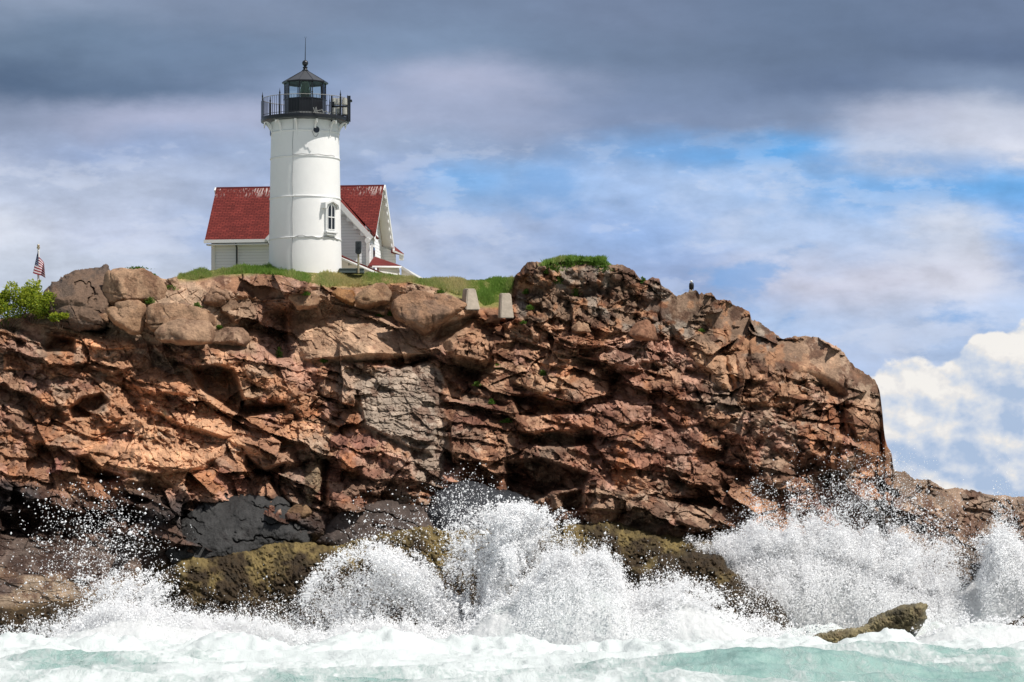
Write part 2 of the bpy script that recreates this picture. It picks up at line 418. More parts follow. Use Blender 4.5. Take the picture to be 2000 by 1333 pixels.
# ------------------------------------------------------------------ the headland
SKY = [(-260,640),(-100,632),(0,624),(45,614),(85,606),(110,585),(150,560),(200,540),(260,532),(320,545),(335,546),(350,538),(400,530),(460,525),(524,522),(600,528),(667,533),
 (700,534),(760,538),(820,545),(850,546),(900,548),(950,548),(996,546),(1003,543),(1010,534),(1024,527),(1030,520),(1060,516),(1075,512),
 (1100,508),(1130,506),(1180,511),(1190,514),(1215,520),(1240,530),(1252,545),(1265,546),(1270,542),(1288,543),(1292,556),(1310,568),
 (1322,581),(1335,573),(1348,569),(1360,571),(1366,580),(1380,573),(1395,575),(1400,583),(1425,588),(1440,600),(1450,606),(1464,611),
 (1468,628),(1490,640),(1520,655),(1530,660),(1550,657),(1575,655),(1600,660),(1630,675),(1650,692),(1668,720),(1690,735),(1706,744),
 (1714,756),(1718,768),(1721,790),(1724,815),(1726,840),(1729,862),(1731,868),(1734,876),(1741,890),(1743,897),(1744,915),(1750,922),(1765,925),(1785,938),(1810,940),(1850,955),(1865,953),(1880,956),
 (1930,965),(2000,973),(2100,985),(2260,1010)]
CTRL = []
def C(Y, *pts):
    for p in pts: CTRL.append((*p, Y))
C(169.5, (-200,1330),(0,1330),(200,1330),(500,1330),(800,1330),(1100,1330),(1400,1330),(1700,1330),(2000,1330),(2200,1330))
C(171.5, (0,1240),(200,1230),(450,1250),(800,1250),(1100,1250),(1400,1240),(1700,1230))
C(174, (-100,1120),(60,1120),(200,1110)); C(176, (-100,1065),(60,1060),(250,1050))
C(175, (500,1120),(800,1100),(1100,1100),(1350,1110)); C(177, (450,1030),(800,1020),(1200,1020),(1450,1040),(1650,1080))
C(179.5, (-200,940),(0,940),(250,940),(500,930),(800,930),(1100,930),(1350,930),(1550,940))
C(184, (-200,800),(0,800),(250,800),(500,800),(800,790),(1100,790),(1350,790)); C(183, (1550,800),(1680,860))
C(187.5, (-200,690),(0,690),(250,700),(500,690),(700,680),(900,680),(1100,680),(1300,680)); C(186, (1500,700),(1650,760))
C(188.5, (0,630),(100,640),(250,640)); C(190.5, (150,570),(300,560)); C(193, (200,530),(300,535))
C(190, (450,610),(600,590),(800,600),(950,610)); C(190.5, (400,565),(600,560),(780,560),(900,575)); C(194, (350,538),(460,525),(600,528),(750,538),(900,548),(980,546))
C(189.5, (1050,600),(1200,590),(1400,640)); C(192, (1030,520),(1130,508),(1200,520)); C(191, (1300,575),(1400,585),(1500,650)); C(188.5, (1640,690),(1715,765))
C(186.5, (1722,840)); C(188, (1760,930),(1850,965)); C(190, (2000,985),(2200,1010)); C(184, (1800,1040),(2000,1060),(2200,1070)); C(178, (1800,1120),(2000,1130),(2200,1130))
CTRL = np.array(CTRL, float)
def rbf():
    P = CTRL[:, :2]/100; n = len(P)
    D = np.sqrt(((P[:, None]-P[None])**2).sum(-1)+.15)
    A = np.zeros((n+3, n+3)); A[:n, :n] = D+np.eye(n)*.02; A[:n, n] = 1; A[:n, n+1:] = P; A[n, :n] = 1; A[n+1:, :n] = P.T
    w = np.linalg.solve(A, np.concatenate([CTRL[:, 2], [0, 0, 0]]))
    gx = np.arange(-300, 2321, 20.); gy = np.arange(440, 1401, 20.)
    GX, GY = np.meshgrid(gx, gy); Q = np.stack([GX, GY], -1)/100
    out = w[n]+w[n+1]*Q[..., 0]+w[n+2]*Q[..., 1]
    for i in range(n): out = out+w[i]*np.sqrt((Q[..., 0]-P[i, 0])**2+(Q[..., 1]-P[i, 1])**2+.15)
    return gx, gy, out
GX, GY, GZ = rbf()
def bil(G, x0, dx, y0, dy, px, py):
    a = np.clip((np.asarray(px, float)-x0)/dx, 0, G.shape[1]-1.001); b = np.clip((np.asarray(py, float)-y0)/dy, 0, G.shape[0]-1.001)
    i = a.astype(int); j = b.astype(int); a = a-i; b = b-j
    return (G[j, i]*(1-a)+G[j, i+1]*a)*(1-b)+(G[j+1, i]*(1-a)+G[j+1, i+1]*a)*b
def Y0(px, py): return bil(GZ, GX[0], 20, GY[0], 20, px, py)

NC, NR = 1660, 620
cols = np.linspace(-230, 2230, NC); BOT = 1330.
skx = np.array([p[0] for p in SKY], float); sky_ = np.array([p[1] for p in SKY], float)
top = np.interp(cols, skx, sky_)
PX = np.broadcast_to(cols, (NR, NC)).copy()
tt = np.linspace(0, 1, NR)[:, None]
PY = top[None]+(BOT-top[None])*tt
# working plane coordinates in metres (photo pixels at ~184 m)
MX = (PX-1000)/34.8; MZ = (1100-PY)/34.8
wx = fb(MX, MZ, 2.6, 5, 5, .55)*.22; wz = fb(MX, MZ, 2.6, 6, 5, .55)*.32
wx2 = fb(MX, MZ, .5, 7, 3)*.05; wz2 = fb(MX, MZ, .5, 8, 3)*.05
X, Z = MX+wx+wx2, MZ+wz+wz2
WPX, WPY = PX+(wx+wx2)*18, PY+(wz+wz2)*18        # roughened photo coordinates for outlines

def region(pts, soft=10): return ss(poly_sd(WPX, WPY, pts), -soft, soft)
r_granite = region([(60,500),(340,500),(360,545),(420,560),(500,575),(500,690),(420,680),(300,670),(60,640)], 8)
r_slab = region([(566,650),(585,580),(660,565),(760,560),(920,570),(935,620),(860,690),(700,712),(575,705)], 8)
r_grey = region([(690,750),(740,722),(830,708),(868,728),(862,780),(872,830),(870,905),(860,960),(815,950),(800,885),(705,830)], 6)
r_out = region([(1000,500),(1200,490),(1300,550),(1480,600),(1720,720),(1740,800),(1600,760),(1440,690),(1290,650),(1130,640),(1010,620)], 10)
r_grass = region([(345,500),(420,500),(1000,500),(1002,570),(985,600),(930,600),(880,575),(850,562),(800,552),(700,560),(640,560),(600,548),(560,540),(540,532),(430,538),(380,548),(345,552)], 5)
r_dirt = region([(345,545),(430,535),(545,535),(640,556),(760,560),(700,575),(560,580),(420,580)], 6)
r_leftorange = region([(-260,640),(90,620),(300,680),(500,690),(600,740),(690,790),(700,860),(520,900),(430,960),(200,960),(-260,900)], 30)
r_pale = region([(190,920),(215,850),(290,790),(400,770),(500,835),(480,880),(400,930),(300,940)], 14)
wl = np.interp(PX, [-260,0,150,300,420,600,750,860,1050,1200,1400,1600,1750,2000,2260], [930,945,955,955,965,985,985,960,1005,1035,1060,1030,1040,1060,1080])
r_wet = ss(WPY+fb(MX, MZ, 3, 31, 4)*55, wl-8, wl+22)
r_seaw = region([(-260,1190),(0,1185),(150,1170),(300,1100),(450,1080),(600,1050),(720,1035),(900,1025),(1100,1022),(1400,1050),(1460,1140),(1560,1200),(1700,1330),(-260,1330)], 12)
r_ledge = region([(-260,1055),(0,1050),(300,1060),(330,1090),(300,1140),(180,1200),(-260,1220)], 14)
r_far = region([(1735,900),(1765,915),(2260,960),(2260,1330),(1900,1330),(1800,1150),(1740,1040)], 12)
r_red = region([(1100,800),(1200,760),(1500,800),(1620,860),(1650,960),(1560,940),(1420,900),(1300,880),(1150,990),(1000,1000),(1000,850)], 40)

B1, id1 = blocks(X, Z, 4.2, 11, ang=-.35, asp=1.35, us=.8, dn=2.6, lf=1.9, rt=.9, fg=.45, hr=.22, cover=.62)
B2a, id2a = blocks(X, Z, 1.75, 12, ang=-.45, asp=1.4, us=.9, dn=3.0, lf=2.4, rt=1.0, fg=.7, hr=.3, cover=.6)
B2b, id2b = blocks(X, Z, 1.9, 13, ang=-.1, asp=1.7, us=.7, dn=3.2, lf=2.0, rt=1.2, fg=.6, hr=.3, cover=.6)
wr = ss(PX+fb(MX, MZ, 8, 3, 2)*200, 900, 1100)
B2 = np.where(wr > .5, B2b, B2a); id2 = np.where(wr > .5, id2b, id2a)
B3, id3 = blocks(X+.3*wx, Z, .72, 14, ang=-.25, asp=1.3, us=1.1, dn=3, lf=2.4, rt=1.3, fg=.9, hr=.33, cover=.62)
B4, id4 = blocks(X, Z+.2*wz, .33, 15, ang=.2, asp=1.3, us=1.2, dn=2.5, lf=2.2, rt=1.3, fg=.9, hr=.33, cover=.62)
r_rub = region([(430,536),(560,531),(650,557),(695,566),(640,585),(565,585),(548,650),(565,700),(500,690),(470,640),(430,600)], 8)
smooth = np.clip((r_granite*.8+r_grey*.7+r_slab*.75+r_grass+r_ledge*.8+r_seaw*.55+r_far*0)*(1-r_rub*.9), 0, 1)
lo = lambda a: np.maximum(a, -1.2)
Hbig = lo(B1)*.6*(1-.65*smooth)
Hmid = lo(B2)*1.15*(1-.8*smooth)
Hsm = np.maximum(B3, -.8)*1.45*(1-.85*smooth)
Ht = np.maximum(B4, -.4)*1.15*(1-.8*smooth)
ch4, id7 = chisel(X, Z, .24, 20, ang=-.5, asp=1.4, gz=1.3, gx=1.3, off=.5); Ht = Ht+ch4*.8*(1-.7*smooth)
ch1a, id5a = chisel(X, Z, 1.25, 16, ang=-.55, asp=1.6, bias=-.35); ch1b, id5b = chisel(X, Z, 1.2, 17, ang=-.12, asp=1.9, bias=-.3)
ch1 = np.where(wr > .5, ch1b, ch1a); id5 = np.where(wr > .5, id5b, id5a)
ch2, id6 = chisel(X, Z, .46, 18, ang=-.4, asp=1.5, gz=1.1, gx=1.1, off=.4); ch3, _ = chisel(X, Z, 3.1, 19, ang=-.3, asp=1.5, gz=.5, gx=.5, off=.25)
am1 = .30+1.25*ss(fb(MX, MZ, 3.6, 66, 3), -.25, .35); am2 = .15+1.25*ss(fb(MX, MZ, 2.1, 67, 3), -.2, .35)
def ledge(per, seed, dipc, A):
    c = (Z+dipc*X)/per+.55*fb(MX, MZ, 4.5, seed, 4)+.12*fb(MX, MZ, .9, seed+4, 3); t = c-np.floor(c)
    k_ = h32(np.floor(c), np.floor(c)*0, np.floor(c)*0, seed)
    return A*(.45-np.clip(t*1.12, 0, 1))*(.5+k_)*ss(fb(MX, MZ, 3.5, seed+6, 3)+.25*(k_-.5), -.18, .12)*np.where(t > .93, .6, 1.0)
led = ledge(2.6, 261, .34, 1.9)+ledge(1.05, 271, .26, .6)
Hsm = Hsm*.45*am2+led*(1-.8*smooth)+ch1*.85*am1*(1-.8*smooth)+ch2*.8*am2*(1-.85*smooth)+ch3*.7*(1-.7*smooth)
fine = fb(MX, MZ, 1.4, 21, 6, .6)*.08+fb(MX, MZ, .5, 22, 4, .6, ridged=True)*.045
H = Hbig+Hmid
H = np.where(H < -.35, -.35+(H+.35)*(2.0-1.0*smooth), H)

# traced masses of the cliff face: outline in photo px, protrusion h, slopes of top / bottom / left / right flanks
FEAT = []
def Fe(pts, h=1.0, g=(0, 0), s=(1.0, 3, 2.5, 1.2), tone=None): FEAT.append((pts, h, g, s, tone))
T_PALE, T_GREY, T_TAN, T_PUR, T_ORG, T_BRN, T_DRK = (.56,.35,.22), (.30,.26,.22), (.40,.29,.205), (.21,.10,.085), (.45,.25,.145), (.27,.155,.10), (.05,.048,.05)
Fe([(585,600),(640,573),(700,605),(760,628),(820,652),(858,685),(850,694),(690,707),(600,712),(574,690),(568,640)], 1.9, (.1,-.35), (.7,3,1.2,.6), (.43,.31,.22))
Fe([(568,645),(590,632),(690,640),(688,705),(600,712),(580,700)], 2.3, (-.1,.35), (.6,3,1.4,1.5), (.40,.33,.25))
Fe([(865,660),(885,632),(930,620),(985,636),(1000,665),(978,705),(950,716),(890,704),(865,690)], 1.5, (0,.2), (.7,2.5,1.5,1), (.31,.2,.13))
Fe([(690,750),(740,725),(835,710),(866,730),(862,780),(872,840),(868,905),(800,885),(705,832)], 1.3, (.1,-.2), (.8,3,2.5,2.5), T_GREY)
Fe([(872,835),(895,828),(1000,850),(1010,872),(990,962),(940,955),(872,900)], 1.3, (-.1,.35), (.5,3,2,1), T_BRN)
Fe([(995,735),(1010,710),(1048,705),(1100,735),(1125,755),(1060,775),(1000,750)], 1.4, (.2,.1), (.8,3,2,1), (.38,.26,.17))
Fe([(1010,712),(1040,705),(1052,735),(1040,755),(1015,740)], 1.8, (-.5,.3), (.8,3,2,2), (.27,.2,.14))
Fe([(1012,825),(1100,805),(1165,800),(1160,835),(1030,850)], 1.5, (0,.2), (.6,4,3,1), (.36,.19,.12))
Fe([(1215,875),(1250,860),(1310,868),(1308,930),(1240,925)], 1.2, (.1,.3), (.8,3,2,2), (.30,.16,.11))
Fe([(1140,945),(1165,925),(1250,940),(1300,985),(1260,1010),(1150,1000)], 1.4, (0,.2), (.8,3,2,1), (.32,.23,.165))
Fe([(1300,990),(1340,970),(1400,975),(1455,1000),(1450,1040),(1380,1045),(1310,1020)], 1.4, (0,.1), (.9,3,1.6,1.2), (.27,.2,.15))
Fe([(1490,910),(1520,895),(1552,930),(1548,945),(1500,955),(1480,935)], 1.3, (0,.1), (1,3,2,1.5), (.27,.2,.15))
Fe([(1350,790),(1400,780),(1440,800),(1440,815),(1400,835),(1360,815)], .9, (.1,-.3), (.6,3,2,1), (.42,.26,.17))
Fe([(1335,670),(1390,650),(1430,700),(1445,740),(1440,770),(1400,760),(1345,700)], 1.2, (.2,0), (.8,2,2,1.2), (.36,.24,.155))
Fe([(1440,700),(1500,698),(1525,730),(1510,800),(1440,790)], 1.2, (0,.3), (.8,2,2,2), (.32,.2,.13))
Fe([(1285,640),(1360,640),(1370,655),(1340,672),(1300,660)], 1.0, (.1,-.2), (.6,3,2,1), (.38,.27,.19))
Fe([(1505,800),(1515,760),(1545,735),(1560,770),(1550,800)], 1.2, (0,.3), (.8,2,2,2), (.37,.235,.15))
Fe([(1655,800),(1680,770),(1715,775),(1722,830),(1715,862),(1670,860)], 1.3, (0,.2), (.8,2,3,1.5), (.31,.2,.13))
Fe([(1580,740),(1600,720),(1650,735),(1650,790),(1590,790)], -1.6, tone=None)
# left field
Fe([(186,902),(215,856),(270,845),(380,850),(447,860),(445,885),(400,922),(300,936),(215,916)], 1.3, (.1,-.6), (.6,3.5,2,.8), T_PALE)
Fe([(280,782),(330,775),(400,771),(455,795),(505,840),(440,862),(350,832),(300,802)], 1.5, (.1,-.5), (.6,3.5,2,.8), T_PALE)
Fe([(222,745),(300,725),(362,722),(397,766),(370,776),(300,776)], 1.5, (.1,-.1), (.7,3,2,1), T_ORG)
Fe([(278,780),(370,774),(395,770),(412,785),(360,812),(325,812),(285,800)], 1.7, (.1,.5), (.7,3,2,1), T_ORG)
Fe([(62,905),(110,880),(128,900),(128,934),(85,932)], 1.5, (-.2,.1), (.8,3,2,2), T_PUR)
Fe([(435,752),(465,737),(522,745),(532,775),(490,790),(450,782)], 1.5, (.3,0), (.8,3,2.5,1), (.36,.26,.18))
Fe([(505,790),(560,765),(600,755),(640,800),(690,830),(600,830),(540,815)], 1.1, (.1,-.3), (.7,3,2,1), (.36,.25,.17))
Fe([(470,690),(520,700),(585,725),(585,745),(520,748),(480,735)], 1.3, (.1,-.2), (.7,3,2,1), (.42,.28,.18))
Fe([(50,850),(100,826),(160,824),(165,835),(110,866),(60,872)], 1.2, (.1,-.5), (.6,3,2,1), T_ORG)
Fe([(95,655),(120,640),(250,650),(280,680),(200,690),(150,672)], 1.3, (.1,-.3), (.7,3,2,1), T_ORG)
Fe([(0,770),(20,765),(70,790),(90,805),(60,815),(0,812)], 1.2, (.1,-.4), (.7,3,2,1), T_ORG)
Fe([(170,700),(230,690),(270,705),(280,715),(220,735),(170,720)], 1.2, (.1,-.4), (.7,3,2,1), (.44,.28,.18))
Fe([(170,830),(215,800),(232,825),(225,838),(190,845)], 1.1, (.1,-.2), (.7,3,2,1), T_ORG)
Fe([(0,680),(30,668),(75,695),(100,715),(60,730),(0,725)], 1.2, (.1,-.3), (.7,3,2,1), T_ORG)
Fe([(400,940),(430,905),(480,905),(495,940),(490,970),(430,965)], 1.4, (-.1,.1), (.8,3,2.5,2), (.28,.14,.10))
Fe([(480,888),(500,865),(560,850),(595,870),(580,905),(520,925),(485,910)], 1.5, (0,.3), (.8,3,2.5,1.5), (.30,.19,.13))
Fe([(585,905),(625,895),(630,955),(610,995),(575,975),(590,950)], 1.4, (-.1,.2), (.8,3,3,3), (.30,.24,.16))
Fe([(640,900),(700,880),(780,900),(825,880),(840,930),(800,960),(640,980)], 1.1, (0,.3), (.7,3,3,2), (.20,.135,.10))
Fe([(640,830),(700,825),(750,850),(740,880),(680,890),(640,875)], 1.2, (0,.2), (.7,3,3,2), (.24,.125,.10))
# pockets
for p, h in [([(372,722),(420,712),(455,722),(480,790),(560,792),(560,800),(480,815),(440,795),(395,765)], -3.2),
             ([(136,800),(160,775),(200,768),(212,785),(175,822),(140,822)], -3),
             ([(150,890),(172,888),(200,915),(250,935),(210,940),(155,930)], -3),
             ([(480,890),(515,915),(560,905),(555,925),(500,932),(478,915)], -2.6),
             ([(66,657),(85,658),(144,662),(146,690),(90,690)], -2.6),
             ([(690,708),(840,692),(855,700),(780,724),(735,715)], -2.6),
             ([(1000,770),(1060,775),(1140,790),(1140,806),(1010,815)], -2.6),
             ([(1010,845),(1060,842),(1165,850),(1160,870),(1090,875),(1015,868)], -2.6),
             ([(985,900),(1060,895),(1150,925),(1140,955),(1080,960),(1035,985),(990,970)], -3.2),
             ([(870,740),(900,760),(940,770),(930,790),(880,785)], -1.8),
             ([(1585,925),(1640,915),(1650,950),(1720,1010),(1740,1050),(1650,1040),(1600,985)], -4.0),
             ([(1110,690),(1170,700),(1175,716),(1120,714)], -2.0), ([(1255,705),(1300,715),(1295,730),(1230,722)], -1.6),
             ([(1340,722),(1390,730),(1385,745),(1330,738)], -1.4),
             ([(1410,690),(1420,690),(1438,760),(1425,780),(1415,730)], -1.2),
             ([(1600,700),(1640,715),(1655,770),(1635,800),(1610,760)], -2.4),
             ([(1630,790),(1650,785),(1655,850),(1635,850)], -2.6),
             ([(1420,640),(1450,635),(1460,665),(1425,660)], -2.0), ([(1385,625),(1410,610),(1420,640),(1390,645)], -1.8),
             ([(1400,905),(1470,910),(1480,925),(1420,930)], -1.6), ([(0,1010),(60,1000),(100,1030),(60,1052),(0,1052)], -2),
             ([(525,935),(535,925),(575,990),(555,1000)], -2.2), ([(630,905),(640,900),(640,990),(625,990)], -2),
             ([(205,1000),(260,985),(300,1010),(250,1030)], -1.5), ([(1085,965),(1140,955),(1140,995),(1100,1000)], -2.2),
             ([(860,640),(930,612),(938,620),(880,662),(845,668)], -2.0), ([(92,590),(160,600),(215,640),(205,652),(120,640)], -2.6), ([(500,640),(520,610),(560,600),(562,650),(568,700),(540,705),(505,670)], -1.5), ([(650,590),(700,600),(750,612),(765,600),(780,640),(720,612)], -1.2)]:
    Fe(p, h)
ftone = np.zeros(PX.shape+(3,), np.float32); fw = np.zeros(PX.shape, np.float32)
for pts, h, gr, sl4, tone in FEAT:
    p = np.array(pts, float); x0, y0 = p.min(0)-70; x1, y1 = p.max(0)+70
    c0, c1 = np.searchsorted(cols, [x0, x1])
    sub = (slice(None), slice(c0, c1)); px = WPX[sub]; py = WPY[sub]
    if h < 0:
        d = poly_sd(px, py, pts)/34.8
        w = ss(d, -.10, .22)
        H[sub] = H[sub]*(1-w*.6)+h*.85*w
        continue
    cx, cy = p.mean(0); v = h+gr[0]*(px-cx)/34.8+gr[1]*(cy-py)/34.8
    area = sum(p[i][0]*p[(i+1) % len(p)][1]-p[(i+1) % len(p)][0]*p[i][1] for i in range(len(p)))
    for i in range(len(p)):
        a = p[i]; b = p[(i+1) % len(p)]; e = b-a; n = np.array([e[1], -e[0]])/np.hypot(*e)
        if area < 0: n = -n
        # n points outward in photo px (y down)
        ins = -((px-a[0])*n[0]+(py-a[1])*n[1])/34.8
        s_ = (sl4[0] if n[1] < 0 else sl4[1])*n[1]**2+(sl4[3] if n[0] > 0 else sl4[2])*n[0]**2
        v = np.minimum(v, -.35+ins*s_*1.9+.25)
    v = v-.15
    inside = v > H[sub]
    soft = ss(v-H[sub], -.05, .08)
    H[sub] = np.maximum(H[sub], v)
    if tone is not None:
        t3 = np.array(tone)
        ftone[sub] = ftone[sub]*(1-soft[..., None])+t3*soft[..., None]; fw[sub] = np.maximum(fw[sub]*(1-soft), soft)
# layered jointing of the outcrop, steep on the right
dip = (X*.75+Z*1.0)
lay = (np.abs(((dip*.85+fb(MX, MZ, 2.5, 41, 3)*.8) % 1.0)-.5)*2)
H = H+r_out*(.45*(1-lay)-.2+.35*np.minimum(np.abs(((X*1.1-.35*Z+.7*fb(MX, MZ, 2, 42, 3)) % 1)-.5)*4, 1)-.3)
Hall = H+Hsm+Ht+fine*(1-.4*smooth)
# grey block: thin horizontal bedding
bed = np.abs(((Z*2.6+.25*X+fb(MX, MZ, 1.5, 44, 3)*1.0) % 1)-.5)*2
Hall = Hall+r_grey*(-.10*(bed < .22)+.03*bed)
vert = np.abs(((X*1.3+fb(MX, MZ, 1.2, 45, 3)*.8) % 1)-.5)*2
Hall = Hall+r_grey*(-.09*(vert < .12))
# open joints cut through the whole face
def joints(sc, seed, w, depth, ang, asp):
    ca, sa = math.cos(ang), math.sin(ang)
    a = (X*ca+Z*sa)/sc/asp; b = (-X*sa+Z*ca)/sc
    ia, ib = np.floor(a), np.floor(b); f1 = np.full(X.shape, 9.); f2 = f1.copy()
    for dx in (-1, 0, 1):
        for dz in (-1, 0, 1):
            cx, cz = ia+dx, ib+dz
            d = np.hypot(a-(cx+.5+(h32(cx, cz, cx*0+1, seed)-.5)*.95), b-(cz+.5+(h32(cx, cz, cx*0+2, seed)-.5)*.95))
            f2 = np.minimum(f2, np.maximum(f1, d)); f1 = np.minimum(f1, d)
    return -depth*ss(f2-f1, w, 0)
jm = ss(fb(MX, MZ, 2.2, 63, 4), .1, .3); jm2 = ss(fb(MX, MZ, 1.7, 64, 3), .02, .22)
Hall = Hall+joints(2.3, 61, .03, .22, -.5, 2.2)*(1-.2*smooth)*(1-r_grass)*jm+joints(.8, 62, .07, .12, .1, 1.5)*(1-smooth)*jm2
# seaweed: shaggy clumps
sh = fb(MX*1.0, MZ, .55, 51, 5, .65)*.24+fb(MX, MZ*1.0, 1.8, 52, 4)*.5+fb(MX*1.4, MZ*.8, .16, 53, 3, .7)*.07
Hall = Hall*(1-.55*r_seaw)+sh*r_seaw
# flat wet ledges at the left foot: stepped
st = Z*1.9+fb(MX*.25, MZ, 1.2, 54, 3)*.6
Hall = Hall*(1-.75*r_ledge)+r_ledge*(.05*(st-np.floor(st)-.5)*-1.0)
Hall = Hall*(1-.7*r_grass)+r_grass*fb(MX, MZ, 2, 55, 4)*.5
# ease everything back towards the skyline so that the rim stays where it was traced
rim = ss(PY-top[None], -2, 7)
Hall = np.maximum(Hall, -.05-np.maximum(PY-top[None], 0)/34.8*.45-3.5*ss(PY-top[None], 60, 130)*(1-ss(PY-top[None], 1e5, 2e5)))
Hall = Hall*rim
YY = Y0(PX, PY)-Hall
RIMJ = (fb(cols/34.8, cols*0, .9, 71, 5, .6)*.30+np.abs(fb(cols/34.8, cols*0+3, .35, 72, 3))*.16+.12*(h32(np.floor(cols/34.8/.55+.3*np.sin(cols/9)), cols*0, cols*0, 73)-.5))*ss(cols, 1000, 1010)
# skyline rows continue back over the top of the island
ext = [.35, .9, 1.8, 3.2, 5.5, 9, 14, 22, 36]
plate = np.exp(-((cols-650)/420)**4)
rowsY, rowsZ = [], []
Yt = YY[0]; Zt = CH+(HZ-top)/FPX*Yt
xs_top = (cols-1000)/FPX
V = np.empty((NR+len(ext), NC, 3))
for k, e in enumerate(ext):
    drop = (e*e*.006+e*.03)*(1-plate)+plate*(e*.004)
    drop = drop+(1-plate)*fb(cols/34.8, cols*0+e, 1.5, 81, 3)*.25*min(e, 2)
    r_ = len(ext)-1-k
    V[r_, :, 1] = Yt+e; V[r_, :, 0] = xs_top*Yt*(1+e*.0008); V[r_, :, 2] = Zt-np.abs(drop)*1.0-.02*e
V[len(ext):, :, 1] = YY; V[len(ext):, :, 0] = (PX-1000)/FPX*YY; V[len(ext):, :, 2] = CH+(HZ-PY)/FPX*YY
V[len(ext), :, 2] += RIMJ; V[len(ext)+1, :, 2] += RIMJ*.7; V[len(ext)+2, :, 2] += RIMJ*.35
V[:, :, 2] = np.maximum(V[:, :, 2], -1.5)
# --- geology tint
def mixc(a, b, w): return a*(1-w[..., None])+np.array(b)*w[..., None] if not isinstance(b, np.ndarray) or b.ndim == 1 else a*(1-w[..., None])+b*w[..., None]
n_a = fb(MX, MZ, 5, 91, 4); n_b = fb(MX, MZ, 1.6, 92, 4); n_c = fb(MX, MZ, .5, 93, 4)
T = np.empty(PX.shape+(3,)); T[:] = (.33, .205, .135)
T = mixc(T, (.46, .27, .16), r_leftorange*.85)
T = mixc(T, (.27, .135, .095), r_red*.6)
T = mixc(T, (.55, .36, .23), r_pale*.7)
T = mixc(T, (.19, .095, .075), ss(id2+.25*n_b, .74, .82)*.75)      # maroon blocks
T = mixc(T, (.35, .29, .23), ss(id2+.25*n_b, .22, .14)*.65)         # greyer blocks
T = mixc(T, (.50, .33, .22), ss(id5, .72, .76)*.5)
T = mixc(T, (.20, .115, .085), ss(id5, .24, .2)*.5)
T = mixc(T, (.42, .31, .23), ss(id6, .8, .84)*.4)
T = mixc(T, (.22, .12, .08), ss(n_a, .1, .45)*.45)
m1_ = fb(MX, MZ, 3.0, 196, 5, .6); m2_ = fb(MX, MZ, 2.2, 197, 5, .6); m3_ = fb(MX, MZ, 1.7, 198, 5, .6)
T = mixc(T, (.32, .275, .225), ss(m1_, .08, .28)*.65); T = mixc(T, (.36, .165, .075), ss(m2_, .12, .3)*.6); T = mixc(T, (.45, .29, .235), ss(m3_, .14, .3)*.6)
T = mixc(T, ftone, fw*.85)
T = mixc(T, (.37, .285, .21), r_granite*.9); T = mixc(T, (.42, .31, .22), r_slab*.55)
og = np.empty_like(T); og[:] = (.20, .145, .105)
og = mixc(og, (.23, .215, .19), ss(n_b, .02, .22)); og = mixc(og, (.30, .165, .09), ss(n_c+.5*n_a, .12, .35)*.8); og = mixc(og, (.33, .24, .17), ss(PX, 1480, 1640)*.7)
T = mixc(T, og, r_out*.9)
T = mixc(T, (.31, .275, .235), r_grey*.85)
T = mixc(T, (.27, .215, .17), r_far*.9); T = mixc(T, (.15, .125, .105), r_far*ss(n_c+.5*n_b, .05, .3)*.8)
T = T*(1+.28*n_c+.2*n_b+.25*(id3-.5))[..., None]
T = mixc(T, (.23, .135, .085), np.clip(r_dirt*.5+r_rub*.75, 0, 1)*(.65+.35*np.sign(n_c)))
wetc = mixc(np.zeros_like(T)+np.array((.055, .042, .038)), (.05, .052, .058), ss(n_a, -.1, .2)); wetc = mixc(wetc, (.11, .065, .045), ss(n_b, .0, .3)*.7)
wetc = mixc(wetc, (.12, .10, .08), ss(PX, 1650, 1800))
T = mixc(T, wetc, r_wet*.93)
lc = mixc(np.zeros_like(T)+np.array((.125, .10, .088)), (.32, .265, .20), ss(.6*n_b+.9*fb(MX*.12, MZ, .5, 94, 4)+(WPY-1110)/120, .05, .45))
T = mixc(T, lc, r_ledge*.9)
sw = mixc(np.zeros_like(T)+np.array((.085, .055, .018)), (.21, .175, .06), ss(n_b+.5*n_c-(WPY-1090)/150, .0, .5)); sw = mixc(sw, (.045, .028, .012), ss(n_c-.3*n_b, .1, .35)*.7)
T = mixc(T, sw, r_seaw*.95)
gc = mixc(np.zeros_like(T)+np.array((.17, .19, .055)), (.40, .31, .17), ss(n_b+.6*n_c, -.05, .25)*.8)
T = mixc(T, gc, r_grass*.95)
stn = fb(MX, MZ*1.3, .9, 95, 6, .68); st2 = fb(MX*.8, MZ, 2.6, 96, 5, .6)
vs = ss(stn+.45*st2+.3*(id5-.5)+.25*(id7-.5)+.07*wr, .02, .24)*(1-r_grass)*(1-r_seaw)*(1-.55*r_granite)*(1-.55*r_slab)*(1-.5*r_pale)
T = T*(1-(.72-.27*r_leftorange-.1)[..., None]*vs[..., None]*np.array((.80, .95, 1.0)))
T = T*(1+.35*ss(fb(MX, MZ, .6, 97, 5, .65), .05, .4)*(1-vs))[..., None]
T = T*np.array((1.18, 1.05, .95))
T = np.clip(T, .008, .8)
wetA = np.clip(r_wet*.8+r_ledge*.5, 0, 1)*(1-r_seaw*.6)
Tf = np.concatenate([np.repeat(T[:1], len(ext), 0), T], 0); Wf = np.concatenate([np.repeat(wetA[:1], len(ext), 0), wetA], 0)
cliff = npmesh('cliff', V.reshape(-1, 3), grid_faces(NR+len(ext), NC), M_ROCK, tint=Tf.reshape(-1, 3), wet=Wf.ravel(), smooth=False)
tag(cliff, kind='structure')
